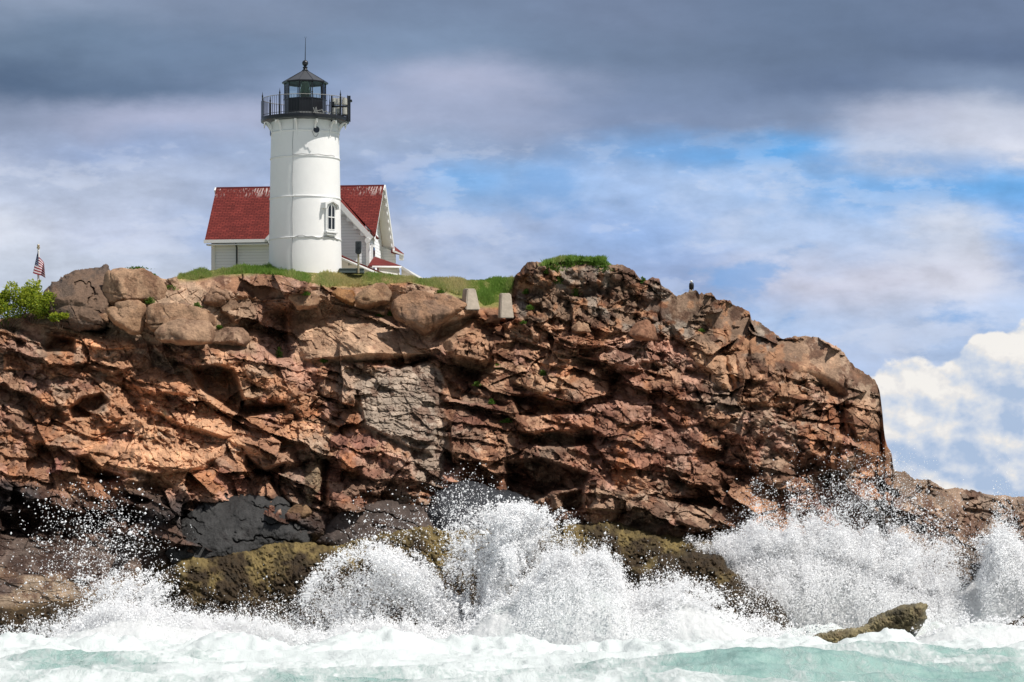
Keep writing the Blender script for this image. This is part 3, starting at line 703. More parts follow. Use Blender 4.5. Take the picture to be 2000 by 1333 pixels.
def surfY(px, py):
    """depth of the cliff surface at photo coordinates"""
    c = np.clip((np.asarray(px, float)+230)/(cols[1]-cols[0]), 0, NC-1).astype(int)
    r = np.clip((np.asarray(py, float)-top[c])/(BOT-top[c])*(NR-1), 0, NR-1).astype(int)
    return YY[r, c]
# ------------------------------------------------------------------ separate boulders (closed faceted solids traced from their outline)
def ico(sub):
    bm = bmesh.new(); bmesh.ops.create_icosphere(bm, subdivisions=sub, radius=1)
    v = np.array([x.co[:] for x in bm.verts]); f = np.array([[q.index for q in x.verts] for x in bm.faces]); bm.free()
    return v/np.linalg.norm(v, axis=1)[:, None], f
ICO = {k: ico(k) for k in (4, 5, 6)}
def gem_data(pts, Y=None, off=.9, thick=1.6, p=16, seed=1, sub=5, rough=.05, tint=(.37, .285, .21), facets=5, tilt=.5, up=.35, tv=.25, shag=0.0, cracks=.0, backy=None):
    rs = np.random.RandomState(seed); P = np.array(pts, float)
    cx, cy = P.mean(0)
    if Y is None: Y = float(Y0(cx, cy))-off
    W = np.stack([(P[:, 0]-1000)/FPX*Y, CH+(HZ-P[:, 1])/FPX*Y], -1); c = W.mean(0)
    N, D = [], []
    area = sum(W[i][0]*W[(i+1) % len(W)][1]-W[(i+1) % len(W)][0]*W[i][1] for i in range(len(W)))
    for i in range(len(W)):
        a, b = W[i], W[(i+1) % len(W)]; e = b-a; n = np.array([e[1], -e[0]])/np.hypot(*e)
        if area < 0: n = -n
        d = n@(a-c)
        if d < .05: d = .05
        for s in (1, -1):          # front flank, back flank
            al = (tilt*(.6+.8*rs.rand())*(1.25 if n[1] > 0 else .45)) if s > 0 else .35
            N.append([n[0]*math.cos(al), -s*math.sin(al), n[1]*math.cos(al)]); D.append(d*math.cos(al))
    ext_ = np.ptp(W, axis=0)
    for k in range(facets):
        n = np.array([rs.uniform(-.55, .55), -1, up+rs.uniform(-.45, .45)]); n /= np.linalg.norm(n)
        N.append(n); D.append(thick*(.75+.5*rs.rand()))
    N.append([0, 1, 0]); D.append(backy or thick*1.2)
    N = np.array(N); D = np.array(D)
    v, f = ICO[sub]
    q = np.maximum(v@N.T, 0)/D[None]
    r = (q**p).sum(1)**(-1/p)
    V = v*r[:, None]
    V0 = V+np.array([c[0], Y, c[1]])
    dn = fbm(V0/1.1, seed+300, 5, .55)*rough*2.0+fbm(V0/.3, seed+310, 4, .6)*rough*.8
    if shag: dn = dn+shag*(fbm(V0/np.array([.5, .5, .35]), seed+320, 5, .68)+.5*fbm(V0/1.5, seed+321, 3))
    if cracks:
        w = V0+.35*np.stack([fbm(V0/.9, seed+330+k, 3) for k in range(3)], -1)
        for sc_, ax in ((1.6, (1, .3, .35)), (1.9, (.3, .2, 1.0))):
            t_ = (w@np.array(ax))/sc_+seed*.37
            dn = dn-cracks*ss(np.abs((t_ % 1)-.5), .06, 0)*ss(fbm(V0/1.5, seed+340, 2), -.1, .2)
    V = V0+v*dn[:, None]
    na = fbm(V/1.4, seed+350, 4); nb = fbm(V/.45, seed+351, 4)
    T = np.array(tint)[None]*(1+tv*na+tv*1.2*nb)[:, None]*np.array((1.0, .82, .68))
    sv = (ss(fbm(V*np.array([1.3, 1.3, .55]), seed+360, 5, .6), .02, .28)*.5)[:, None]; T = T*(1-sv*np.array((.75, .85, .9)))
    return V, f, np.clip(T, .008, .8), na, nb
def gem(name, pts, label, cat='boulder', group=None, wet=0., lich=0., kind=None, extra=None, **k):
    V, f, T, na, nb = gem_data(pts, **k)
    if lich:
        w = (ss(na+.6*nb, .1, .4)*lich)[:, None]; T = T*(1-w)+np.array((.10, .075, .06))*w
    if extra: T = extra(V, T, na, nb)
    o = npmesh(name, V, f, M_ROCK, tint=T, wet=np.full(len(V), wet), smooth=True)
    o.data.set_sharp_from_angle(angle=R(50))
    return tag(o, label, cat, group, kind)
G1 = 'smooth tan granite boulders on the left of the headland'
GR = (.38, .28, .2)
gem('granite_boulder', [(192,592),(196,552),(205,528),(250,520),(290,525),(314,540),(326,568),(320,592),(270,597),(225,602)], 'huge rounded tan granite boulder whose top stands against the sky left of the house', group=G1, p=20, off=1.6, thick=2.2, rough=.085, facets=8, seed=3, sub=6, lich=.35, tint=(.40,.30,.22), cracks=.10, tilt=.6)
gem('granite_boulder', [(150,598),(190,575),(196,590),(212,600),(228,630),(262,652),(240,657),(200,625),(170,615)], 'narrow slanting granite wedge leaning below the huge rounded boulder', group=G1, p=22, off=1.6, thick=.9, rough=.085, cracks=.13, facets=8, seed=6, tint=GR, lich=.3)
gem('granite_boulder', [(204,604),(232,590),(268,586),(284,597),(286,630),(276,655),(255,657),(226,640)], 'smooth tan granite block directly under the huge rounded boulder', group=G1, p=20, off=1.8, thick=1.2, rough=.085, cracks=.13, facets=8, seed=7, lich=.3, tint=(.39,.285,.2))
gem('granite_boulder', [(280,612),(290,594),(330,589),(385,596),(420,612),(427,632),(415,645),(340,650),(300,655),(285,642)], 'broad low granite boulder with a dark curved crack across its top', group=G1, p=20, off=1.2, thick=1.5, rough=.085, facets=8, seed=8, lich=.5, tint=(.36,.265,.19), cracks=.2, sub=6)
gem('granite_boulder', [(296,655),(312,634),(345,622),(412,628),(424,655),(418,674),(360,677),(310,670)], 'rounded granite face at the foot of the cracked low boulder', group=G1, p=20, off=2.0, thick=1.2, rough=.085, cracks=.13, facets=8, seed=9, lich=.15, tint=(.38,.29,.22))
gem('granite_boulder', [(412,652),(438,637),(478,640),(494,664),(482,680),(415,674)], 'small pale granite block right of the cracked low boulder', group=G1, p=20, off=1.2, thick=1.0, rough=.085, cracks=.13, facets=8, seed=10, tint=(.37,.29,.23))
gem('granite_boulder', [(395,582),(418,562),(446,564),(452,584),(432,600),(400,598)], 'small brown rounded boulder below the grass bank left of the tower', group=G1, p=20, off=.8, thick=1.0, rough=.085, cracks=.13, facets=8, seed=11, lich=.4, tint=(.33,.24,.18))
gem('granite_boulder', [(424,598),(440,585),(462,584),(468,600),(455,616),(430,614)], 'little squarish boulder beneath the brown rounded one', group=G1, p=20, off=.9, thick=.9, rough=.085, cracks=.13, facets=8, seed=12, tint=(.31,.24,.18))
gem('granite_boulder', [(316,560),(322,543),(345,540),(356,560),(350,582),(325,585)], 'small tan boulder wedged between the huge rounded boulder and the grass bank', group=G1, p=20, off=.6, thick=.8, rough=.085, cracks=.13, facets=8, seed=13, tint=(.34,.27,.21))
G2 = 'weathered boulders below the grass in the middle of the headland'
gem('weathered_boulder', [(690,578),(718,556),(752,552),(769,568),(762,594),(722,606),(696,600)], 'egg shaped tan boulder below the grass in front of the tower', group=G2, p=20, off=1.3, thick=1.2, rough=.085, cracks=.13, facets=8, seed=21, lich=.4, tint=(.38,.28,.19))
gem('weathered_boulder', [(645,574),(658,561),(690,566),(700,585),(692,600),(665,590)], 'small orange lichened boulder beside the egg shaped one', group=G2, p=20, off=1.0, thick=.8, rough=.085, cracks=.13, facets=8, seed=22, lich=.3, tint=(.36,.21,.09))
gem('weathered_boulder', [(762,602),(774,578),(808,566),(868,572),(924,598),(920,612),(862,642),(838,662),(800,645),(772,628)], 'big angular boulder overhanging a dark cleft left of the concrete posts', group=G2, p=24, off=2.3, thick=1.7, facets=8, seed=23, sub=6, lich=.5, tint=(.34,.235,.165), cracks=.14, up=.1, rough=.09)
gem('weathered_boulder', [(560,580),(575,566),(610,568),(632,585),(622,602),(580,606)], 'low rounded boulder on top of the big pale slab', group=G2, p=20, off=1.9, thick=.9, rough=.085, cracks=.13, facets=8, seed=24, lich=.3, tint=(.37,.27,.19))
gem('weathered_boulder', [(936,620),(948,605),(970,604),(984,618),(975,634),(945,634)], 'small round brown boulder between the two concrete posts', group=G2, p=20, off=1.2, thick=.8, rough=.085, cracks=.13, facets=8, seed=25, tint=(.32,.2,.14))
gem('weathered_boulder', [(1222,652),(1240,632),(1264,623),(1280,640),(1287,668),(1240,668)], 'pointed brown boulder with bird lime on its tip below the bird', group=G2, p=24, off=1.4, thick=1.0, rough=.085, cracks=.13, facets=8, seed=26, lich=.4, tint=(.33,.2,.14))
gem('weathered_boulder', [(1118,640),(1130,628),(1150,634),(1156,650),(1125,655)], 'small pale triangular stone at the foot of the dark outcrop', group=G2, p=24, off=1.1, thick=.7, rough=.085, cracks=.13, facets=8, seed=27, tint=(.40,.30,.22))
G3 = 'wet dark boulders above the surf'
gem('wet_boulder', [(555,1000),(575,985),(600,985),(612,1000),(600,1015),(570,1015)], 'small tan rounded stone resting at the end of the charcoal hump', group=G3, p=12, off=1.4, thick=.6, seed=34, tint=(.22,.16,.10))
# rocks carved as relief over their traced outline, closed at the back
def relief_rock(name, pts, label, Y=None, off=.5, thick=2.0, rw=1.4, lean=.6, seed=1, rough=.2, shag=0., crk=0., blk=0., tint=(.1,.1,.1), tf=None, wet=.5, cat='rock', group=None, step=1.6):
    p = np.array(pts, float); x0, y0 = p.min(0)-8; x1, y1 = p.max(0)+8
    gx = np.arange(x0, x1, step); gy = np.arange(y0, y1, step); A, B = np.meshgrid(gx, gy)
    mx, mz = (A-1000)/34.8, (1100-B)/34.8
    wa_ = fb(mx, mz, 1.2, seed+1, 5, .6)*13; wb_ = fb(mx, mz, 1.2, seed+2, 5, .6)*13
    d = poly_sd(A+wa_, B+wb_, pts)/34.8
    t = np.clip(d/rw, 0, 1); h = thick*np.sqrt(np.clip(1-(1-t)**2, 0, 1))
    cx, cy = p.mean(0)
    if Y is None: Y = Y0(A, B)-off
    else: Y = Y-(1100-B-(1100-cy))/34.8*-lean
    h = h+rough*2.2*fb(mx, mz, 1.7, seed+3, 5, .55)+rough*.5*fb(mx, mz, .35, seed+4, 4, .6)
    if blk:
        b_, _ = blocks(mx+.3*wa_/13, mz+.3*wb_/13, 1.5, seed+5, ang=-.5, asp=1.7, us=.7, dn=2, lf=1.6, rt=.8, fg=.6, hr=.3, cover=.6)
        h = h+blk*np.maximum(b_, -.7)
    if shag:
        h = h+shag*(fb(mx+.4*mz, mz*.8, .8, seed+6, 6, .68)*1.6+.9*fb(mx, mz, .16, seed+7, 3, .7)-.6*np.abs(fb(mx, mz, .45, seed+8, 4, .6)))
    if crk:
        h = h-crk*ss(np.abs(((mz*1.0+mx*.35+fb(mx, mz, 1.4, seed+9, 4)*1.3) % 1)-.5), .07, 0)*ss(fb(mx, mz, 1.5, seed+10, 2), .0, .3)
    Yv = Y-h
    Yv = np.where(d < 0, Y+2.5*np.clip(-d/.12, 0, 1), Yv)
    V = np.stack([(A-1000)/FPX*Yv, Yv, CH+(HZ-B)/FPX*Yv], -1)
    ok = d > -.16
    F = grid_faces(*A.shape); F = F[ok.ravel()[F].all(1)]
    use = np.unique(F); rm = np.zeros(A.size, int); rm[use] = np.arange(len(use)); F = rm[F]; V = V.reshape(-1, 3)[use]
    na = fb(mx, mz, 1.3, seed+11, 4).ravel()[use]; nb = fb(mx, mz, .4, seed+12, 4).ravel()[use]
    T = np.array(tint)[None]*(1+.45*na+.35*nb)[:, None]
    if tf: T = tf(V, T, na, nb, h.ravel()[use])
    o = npmesh(name, V, F, M_ROCK, tint=np.clip(T, .006, .7), wet=np.full(len(V), wet), smooth=True)
    o.data.set_sharp_from_angle(angle=R(45))
    return tag(o, label, cat, group)
def weed(V, T, na, nb, h=None):
    x_ = ss(V[:, 0], 8, -14)*.45; t = ss(na*1.0+.7*nb+(V[:, 2]-4.3+x_*2)*.40, -.15, .75)[:, None]
    c = np.array((.050, .030, .011))*(1-t)+np.array((.20, .145, .052))*t
    d = (ss(nb-.35*na, .12, .4)*.7)[:, None]
    c = c*(1-d)+np.array((.020, .014, .007))*d
    return np.clip(c*(1+.6*nb)[:, None], .005, .5)
G4 = 'rocks covered in brown and olive seaweed'
sk = dict(tf=weed, rough=.22, shag=.30, wet=.25, group=G4)
relief_rock('seaweed_rock', [(300,1120),(340,1098),(400,1090),(470,1076),(560,1060),(650,1064),(720,1100),(730,1200),(690,1290),(560,1290),(440,1250),(340,1215),(328,1195),(345,1160),(300,1140)], 'yellow green seaweed covered rock hump on the left above the surf', Y=172.2, thick=2.2, rw=2.2, lean=.9, seed=141, **sk)
relief_rock('seaweed_rock', [(620,1090),(700,1045),(790,1032),(900,1024),(1010,1034),(1080,1080),(1060,1300),(700,1300),(640,1240)], 'brown seaweed covered rock behind the two tallest splashes', Y=173.4, thick=2.0, rw=2.0, lean=.9, seed=142, **sk)
relief_rock('seaweed_rock', [(1040,1100),(1075,1045),(1110,1024),(1200,1026),(1290,1042),(1370,1052),(1410,1075),(1400,1150),(1330,1240),(1060,1240)], 'dark brown seaweed covered rock right of the tallest splash', Y=174.5, thick=1.8, rw=1.6, lean=.8, seed=143, **sk)
relief_rock('seaweed_rock', [(1230,1110),(1330,1080),(1400,1088),(1440,1125),(1478,1150),(1520,1172),(1545,1210),(1556,1275),(1400,1290),(1250,1240)], 'sloping seaweed covered spur running down into the surf on the right', Y=168.6, thick=1.8, rw=1.4, lean=.6, seed=144, **sk)
relief_rock('seaweed_rock', [(-100,1330),(-100,1215),(20,1195),(110,1182),(190,1200),(260,1235),(320,1290),(300,1330)], 'low dark seaweed covered rock in the spray at the left edge', Y=169.3, thick=1.2, rw=1.4, lean=.7, seed=145, **sk)
relief_rock('seaweed_rock', [(1572,1250),(1600,1238),(1640,1230),(1680,1226),(1700,1212),(1735,1203),(1765,1188),(1798,1180),(1812,1183),(1806,1204),(1790,1224),(1765,1234),(1720,1240),(1690,1256),(1640,1262),(1590,1258)], 'thin jagged olive reef rising to a point out of the white surf on the right', Y=163.4, thick=.7, rw=.45, lean=.2, seed=146, step=.9, **{**sk, 'shag': .2, 'rough': .16, 'tf': lambda V, T, na, nb, h: np.clip((np.array((.20, .165, .085))[None]*(1+.9*nb+.6*na)[:, None]), .012, .4)})
relief_rock('seaweed_rock', [(1925,1262),(1955,1228),(2000,1203),(2080,1185),(2150,1230),(2120,1300),(1980,1300)], 'foam washed rock at the right edge of the surf', Y=164.5, thick=.9, rw=.8, lean=.4, seed=147, step=1.2, **sk)
relief_rock('wet_boulder', [(322,1078),(345,1030),(362,1000),(400,975),(470,966),(545,970),(600,1003),(618,1040),(600,1075),(520,1100),(400,1110),(340,1100)], 'broad charcoal grey rock hump above the yellow green seaweed', off=.3, thick=1.7, rw=1.7, seed=150, rough=.2, crk=.35, blk=.4, tint=(.042,.041,.040), wet=.5, cat='boulder', group=G3)
relief_rock('wet_boulder', [(610,1060),(640,1020),(680,990),(760,978),(830,985),(870,1000),(900,1040),(870,1075),(700,1090)], 'low dark slab between the charcoal hump and the black boulder', off=.2, thick=1.2, rw=1.2, seed=151, rough=.2, crk=.3, blk=.4, tint=(.085,.062,.052), wet=.6, cat='boulder', group=G3)
relief_rock('wet_boulder', [(836,1000),(846,960),(880,944),(915,940),(965,953),(1015,972),(1045,995),(1055,1040),(990,1060),(860,1050)], 'glossy black rounded boulder in the cleft above the tallest splash', off=.7, thick=1.6, rw=1.3, seed=152, rough=.10, crk=.1, tint=(.04,.043,.05), wet=1., cat='boulder', group=G3)
gem('wet_boulder', [(800,1350),(860,1334),(905,1326),(940,1325),(1000,1334),(1040,1350)], 'black rock tip just breaking the water at the bottom edge', group=G3, Y=108, thick=.8, seed=36, wet=1., tint=(.06,.055,.06), p=10, rough=.02)
def lichen(V, T, na, nb, h):
    w = (ss(na+.6*nb, -.15, .3)*.8)[:, None]; return T*(1-w)+np.array((.09, .065, .05))*w
relief_rock('granite_boulder', [(84,600),(88,572),(104,554),(132,540),(166,527),(206,520),(226,545),(218,600),(205,640),(150,648),(105,632)], 'dark stained granite outcrop between the leafy shrub and the huge rounded boulder', off=.9, thick=1.5, rw=1.2, seed=160, rough=.16, crk=.4, blk=.55, tint=(.19,.12,.08), tf=lichen, wet=0., cat='boulder', group=G1, step=1.2)  # tint darkened for the black shadow on its face as well as the stain

# ------------------------------------------------------------------ concrete posts
M_CONC = mat('pale_concrete', (.36, .30, .235), .85, var=.6, vscale=2.0, bump=.5, bscale=9)
def post(tp, bt, lab, Y):
    # tp / bt : (left, split, right, y) of the top and the foot of the front and left faces
    b = MB(); a0, a1, a2, ay = tp; c0, c1, c2, cy = bt
    fr = [at(a1, ay, Y), at(a2, ay, Y+.05), at(c2, cy, Y-.7), at(c1, cy, Y-.75)]
    bk = [at(a0, ay-1, Y+.9), at(a2-2, ay-1, Y+1.0), at(c2-2, cy, Y+1.2), at(c0, cy, Y+.9)]
    v = [b.bm.verts.new(p) for p in fr+bk]
    for q in ((0,1,2,3),(7,6,5,4),(0,4,5,1),(1,5,6,2),(2,6,7,3),(3,7,4,0)): b.bm.faces.new([v[i] for i in q])
    tag(b.build('concrete_post', M_CONC, bevel=.05), lab, 'post', 'tapered concrete posts')
post((904,913,929,565), (899,910,938,606), 'shorter tapered concrete post standing in the grass, left one of the pair', 187.6)
post((975,979,998,574), (972,977,1004,622), 'taller tapered concrete post at the foot of the dark outcrop', 187.2)

# ------------------------------------------------------------------ lighthouse
TX, TY = (596-1000)/FPX*196, 196.0
def tz(py, Y=196.0): return CH+(HZ-py)/FPX*Y
L = empty('lighthouse', (0, 0, 0), 'white cylindrical lighthouse with black gallery and glazed lantern above the red roofed house', 'lighthouse')
k = 196/FPX
GZf = tz(236)                      # gallery floor
prof = [(72.5*k, 20.6), (71.6*k, tz(533)), (70.2*k, tz(470)), (68.8*k, tz(385)), (67.3*k, tz(306)), (66.4*k, tz(262)), (66.3*k, GZf-.1)]
b = MB(); pr = []
for (r0, z0), (r1, z1) in zip(prof, prof[1:]):
    n = max(2, int((z1-z0)/.3))
    for i in range(n): t = i/n; pr.append((r0+(r1-r0)*t, z0+(z1-z0)*t))
pr.append(prof[-1]); b.lathe(pr, 96, (TX, TY))
b.build('tower_shaft', M_WHITE, L, smooth=True)
def rad(z): return float(np.interp(z, [p[1] for p in prof], [p[0] for p in prof]))
for py in (470, 390, 312, 262):
    z = tz(py); r = rad(z)
    MB().lathe([(r-.02, z-.06), (r+.03, z-.055), (r+.045, z), (r+.03, z+.03), (r-.02, z+.035)], 96, (TX, TY)).build('plate_seam', M_TRIM, L, smooth=True)
def cyl_pt(th, r, z): return Vector((TX+r*math.sin(th), TY-r*math.cos(th), z))
# hanging cables
M_CAB = mat('grey_cable', (.35, .35, .35), .6)
pts = [cyl_pt(R(-17+.5*math.sin(z*3)), rad(z)+.01, z) for z in np.linspace(21.3, GZf-.1, 40)]
MB().tube(pts, .014).build('cable', M_CAB, L)
pts = [cyl_pt(R(t), rad(tz(462))+.05, tz(467)-.10*abs(math.sin(R(t*4.2)))-.03*math.sin(t*.31)) for t in np.linspace(-20, 70, 50)]
MB().tube(pts, .02).build('cable', M_CAB, L)
pts = [cyl_pt(R(t), rad(tz(305))+.05, tz(309)-.04*abs(math.sin(R(t*7)))) for t in np.linspace(-18, 60, 50)]
MB().tube(pts, .018).build('cable', M_CAB, L)
pts = [cyl_pt(R(15+i), rad(tz(268))+.03, tz(265)-.33*math.sin(math.pi*i/12)) for i in range(13)]
MB().tube(pts, .016).build('cable', M_CAB, L)
# arched window at 50 degrees
wa = R(47); wc = cyl_pt(wa, rad(tz(430))+.0, tz(430)); ex = Vector((math.cos(wa), math.sin(wa), 0)); ey = Vector((math.sin(wa), -math.cos(wa), 0)); ez = Vector((0, 0, 1))
W2 = lambda x, z, d: wc+ex*x+ez*z+ey*d
def arch(w, h, n=14): return [(-w, -h), (w, -h)]+[(w*math.cos(t), h-w+w*math.sin(t)) for t in np.linspace(0, math.pi, n)]
win = MB(); win.poly([W2(x, z, -.25) for x, z in arch(.40, .86)], ey*.36); wo = win.build('arched_window', M_TRIM, L, bevel=.015)
g_ = MB(); g_.poly([W2(x, z, .112) for x, z in arch(.27, .72)], ey*.012); g_.build('pane', M_DGLASS, wo)
f_ = MB()
f_.box(W2(0, 0, .14), (.045, .05, 1.42), Matrix((ex, ey, ez)).transposed()); f_.box(W2(0, 0, .145), (.54, .05, .06), Matrix((ex, ey, ez)).transposed())
for i, (x, z) in enumerate(arch(.28, .73)):
    x2, z2 = arch(.28, .73)[(i+1) % 16]; f_.cyl(W2(x, z, .13), W2(x2, z2, .13), .025, n=6)
f_.build('sash', M_TRIM, wo)
h_ = MB(); h_.poly([W2(x, z, -.3) for x, z in ((-.62, .50), (-.62, .84), (-.36, .90), (0, 1.10), (.36, .90), (.62, .84), (.62, .50), (.50, .48), (.45, .72), (0, .90), (-.45, .72), (-.50, .48))], ey*.58)
h_.build('window_hood', M_TRIM, wo, bevel=.01)
MB().box(W2(0, -.90, .02), (.92, .42, .09), Matrix((ex, ey, ez)).transposed()).box(W2(0, -1.02, .0), (.78, .34, .12), Matrix((ex, ey, ez)).transposed()).build('sill', M_TRIM, wo, bevel=.01)
pa = R(22); pc = cyl_pt(pa, rad(tz(258))-.02, tz(262)); pd = Vector((math.sin(pa), -math.cos(pa), 0))
po = MB().cyl(pc, pc+pd*.09, .23, n=28).build('porthole', M_TRIM, L)
MB().cyl(pc, pc+pd*.11, .19, n=28).build('pane', M_DGLASS, po)
pa = R(-76); pc = cyl_pt(pa, rad(tz(258))-.04, tz(262)); pd = Vector((math.sin(pa), -math.cos(pa), 0))
po = MB().cyl(pc, pc+pd*.09, .23, n=28).build('porthole', M_TRIM, L)
MB().cyl(pc, pc+pd*.11, .19, n=28).build('pane', M_DGLASS, po)
# gallery
GR_ = 86*k
MB().lathe([(rad(GZf-.1)-.05, GZf-.16), (GR_-.12, GZf-.14), (GR_, GZf-.12), (GR_+.02, GZf-.02), (GR_, GZf+.10), (GR_-.1, GZf+.12), (.9, GZf+.12)], 96, (TX, TY)).build('gallery_deck', M_BLACK, L, smooth=True)
NB = 12
for i in range(NB):
    th = R(-10+360/NB*i); o_ = MB(); pts = []
    for t in np.linspace(0, 1, 12):
        a = t*math.pi/2; rr = rad(29)+.02+(GR_-rad(29)-.12)*(1-math.cos(a)); zz = GZf-.20-.95*(1-math.sin(a)); pts.append((rr, zz))
    e1 = Vector((math.cos(th), math.sin(th), 0))
    inner = [cyl_pt(th, r, z) for r, z in pts]; outer = [cyl_pt(th, max(r-.12, rad(29)-.02), z+.03) for r, z in pts]
    o_.poly([p-e1*.05 for p in inner+outer[::-1]], e1*.10)
    tip = cyl_pt(th, GR_-.12, GZf-.2); o_.cyl(tip, tip-Vector((0, 0, .22)), .06, .02, 8)
    o_.build('bracket', M_WHITE, L)
RH = 1.12; rr = GR_-.06
rl = MB()
ring = lambda z, r: [cyl_pt(2*math.pi*i/64, r, z) for i in range(65)]
rl.tube(ring(GZf+.22, rr), .016, 5); rl.build('lower_rail', M_BLACK, L)
rl = MB(); rl.tube(ring(GZf+.12+RH, rr), .02, 5); rl.build('handrail', mat('worn_rail', (.3, .29, .27), .5, .2), L)
bal = MB()
for i in range(96):
    th = 2*math.pi*i/96
    bal.cyl(cyl_pt(th, rr, GZf+.1), cyl_pt(th, rr, GZf+.12+RH), .012, n=5, caps=False)
tag(bal.build('balusters', M_BLACK, L), kind='stuff')
for i in range(8):
    th = R(-80+45*i+3); q_ = MB(); a = cyl_pt(th, rr, GZf+.1)
    q_.cyl(a, a+Vector((0, 0, RH+.12)), .038, n=8); q_.sphere(a+Vector((0, 0, RH+.16)), .055, 2); q_.cyl(a+Vector((0, 0, RH+.16)), a+Vector((0, 0, RH+.42)), .035, .004, 8)
    q_.build('rail_post', M_BLACK, L)
# lantern room, ten sided
NL = 10; LR = 40*k; rot = R(-12)
zf, zg, ze, za = GZf+.12, tz(196), tz(163), tz(139)
ring_ = lambda r, z: [cyl_pt(rot+2*math.pi*i/NL, r, z) for i in range(NL)]
MB().lathe([(LR*1.02, zf), (LR*1.02, zg-.04), (LR*1.05, zg-.03), (LR*1.05, zg+.02), (LR*.9, zg+.02)], NL, (TX, TY), rot).build('lantern_base', M_BLACK, L)
MB().lathe([(LR*1.04, zf+.18), (LR*1.07, zf+.19), (LR*1.07, zf+.25), (LR*1.04, zf+.26)], NL, (TX, TY), rot).build('base_band', M_GREY, L)
A, Bq = ring_(LR, zg), ring_(LR, ze)
for i in range(NL): MB().cyl(A[i], Bq[i], .035, n=6).build('mullion', M_BLACK, L)
M_GL = bpy.data.materials.new('lantern_glass'); M_GL.use_nodes = True; g = NT(M_GL.node_tree); g.n.clear()
tr = g.node('ShaderNodeBsdfTransparent'); tr.inputs[0].default_value = (.88, .94, .94, 1); gl = g.node('ShaderNodeBsdfGlossy'); gl.inputs['Roughness'].default_value = .03
fr = g.node('ShaderNodeFresnel'); mx = g.node('ShaderNodeMixShader'); g.put(mx.inputs[0], fr.outputs[0]); g.l.new(tr.outputs[0], mx.inputs[1]); g.l.new(gl.outputs[0], mx.inputs[2])
g.l.new(mx.outputs[0], g.node('ShaderNodeOutputMaterial').inputs[0])
for i in range(NL):
    j = (i+1) % NL; MB().poly([A[i], A[j], Bq[j], Bq[i]]).build('pane', M_GL, L, recalc=False)
MB().lathe([(LR*.98, ze-.05), (LR*1.10, ze-.06), (LR*1.13, ze-.02), (LR*1.13, ze+.04), (LR*1.05, ze+.06)], NL, (TX, TY), rot).build('eave_ring', M_BLACK, L)
MB().lathe([(LR*1.09, ze+.05), (.16, za)], NL, (TX, TY), rot).build('lantern_roof', M_ROOFM, L)
rb = MB()
for p_, q_ in zip(ring_(LR*1.09, ze+.06), ring_(.16, za+.01)): rb.cyl(p_, q_, .012, n=5)
rb.build('roof_seams', M_BLACK, L)
MB().lathe([(LR*.99, ze-.03), (.5, ze+.35), (0.01, ze+.55)], NL, (TX, TY), rot).build('lantern_ceiling', mat('pale_ceiling', (.35, .42, .42), .7), L)
MB().lathe([(.19, za-.04), (.2, za+.03), (.13, za+.08), (.11, za+.14), (.15, za+.18), (.15, za+.22), (.09, za+.25), (.08, za+.31)], 20, (TX, TY)).build('vent_neck', M_BLACK, L, smooth=True)
MB().sphere((TX, TY, tz(124)), .185, 4).build('vent_ball', M_BLACK, L, smooth=True)
MB().cyl((TX, TY, tz(119)), (TX+.02, TY, tz(76)), .028, .012, 6).cyl((TX+.02, TY, tz(77)), (TX-.04, TY, tz(72)), .008, n=5).cyl((TX+.02, TY, tz(77)), (TX+.07, TY, tz(72)), .008, n=5).build('lightning_rod', M_BLACK, L)
# fresnel lens
M_LENS = bpy.data.materials.new('lens_glass'); M_LENS.use_nodes = True; bb = M_LENS.node_tree.nodes['Principled BSDF']
bb.inputs['Base Color'].default_value = (.16, .22, .17, 1); bb.inputs['Roughness'].default_value = .12; bb.inputs['Specular IOR Level'].default_value = .9
pr = []
for i in range(23):
    t = i/22; z = zg-.25+1.35*t; r = .30*math.sqrt(max(0, 1-(2*t-1)**2*.75))+.02; pr.append((r, z)); pr.append((r-.035, z+.03))
MB().lathe(pr, 24, (TX, TY)).build('fresnel_lens', M_LENS, L)
MB().cyl((TX, TY, zf), (TX, TY, zg-.2), .2, n=16).build('lens_pedestal', M_BLACK, L)
# things on the gallery
tag(MB().poly([cyl_pt(R(-86+i*6), rr+.06, GZf+.12) for i in range(4)]+[cyl_pt(R(-86+i*6), rr+.06, GZf+1.1) for i in (3, 2, 1, 0)], (.03, .03, 0)).build('weather_panel', M_BLACK, L))
EQ = empty('equipment_rack', (0, 0, 0), 'white cabinets in a black rack on the right side of the lighthouse gallery', 'equipment rack')
M_CABN = mat('cabinet_white', (.62, .60, .54), .5, var=.2)
def gl3(px, py, Y): return at(px, py, Y)
q_ = MB()
for i, (px, w) in enumerate(((654, .26), (663, .24), (673, .3))): q_.box(gl3(px, 199, 194.9+.15*i), (w, .3, .40))
q_.build('upper_cabinet', M_CABN, EQ, bevel=.02)
q_ = MB()
for i, (px, w) in enumerate(((653, .2), (661, .24), (673, .28))): q_.box(gl3(px, 217, 194.9+.15*i), (w, .3, .46))
q_.build('lower_cabinet', M_CABN, EQ, bevel=.02)
q_ = MB()
for px in (648, 679.5, 683):
    q_.box(gl3(px, 213, 194.8 if px < 660 else 195.4), (.10, .10, 1.55))
q_.box(gl3(664, 208.5, 194.8), (.95, .12, .09)); q_.box(gl3(664, 226, 194.8), (.95, .12, .06)); q_.box(gl3(650, 205, 194.8), (.22, .12, .35))
q_.build('rack_frame', M_BLACK, EQ)
FL = empty('floodlight', (0, 0, 0), 'small black floodlight on a bracket at the right end of the gallery', 'floodlight')
MB().box(gl3(684, 198, 195.6), (.24, .3, .13), Matrix.Rotation(R(-15), 3, 'Y')).build('lamp_housing', M_BLACK, FL, bevel=.02)
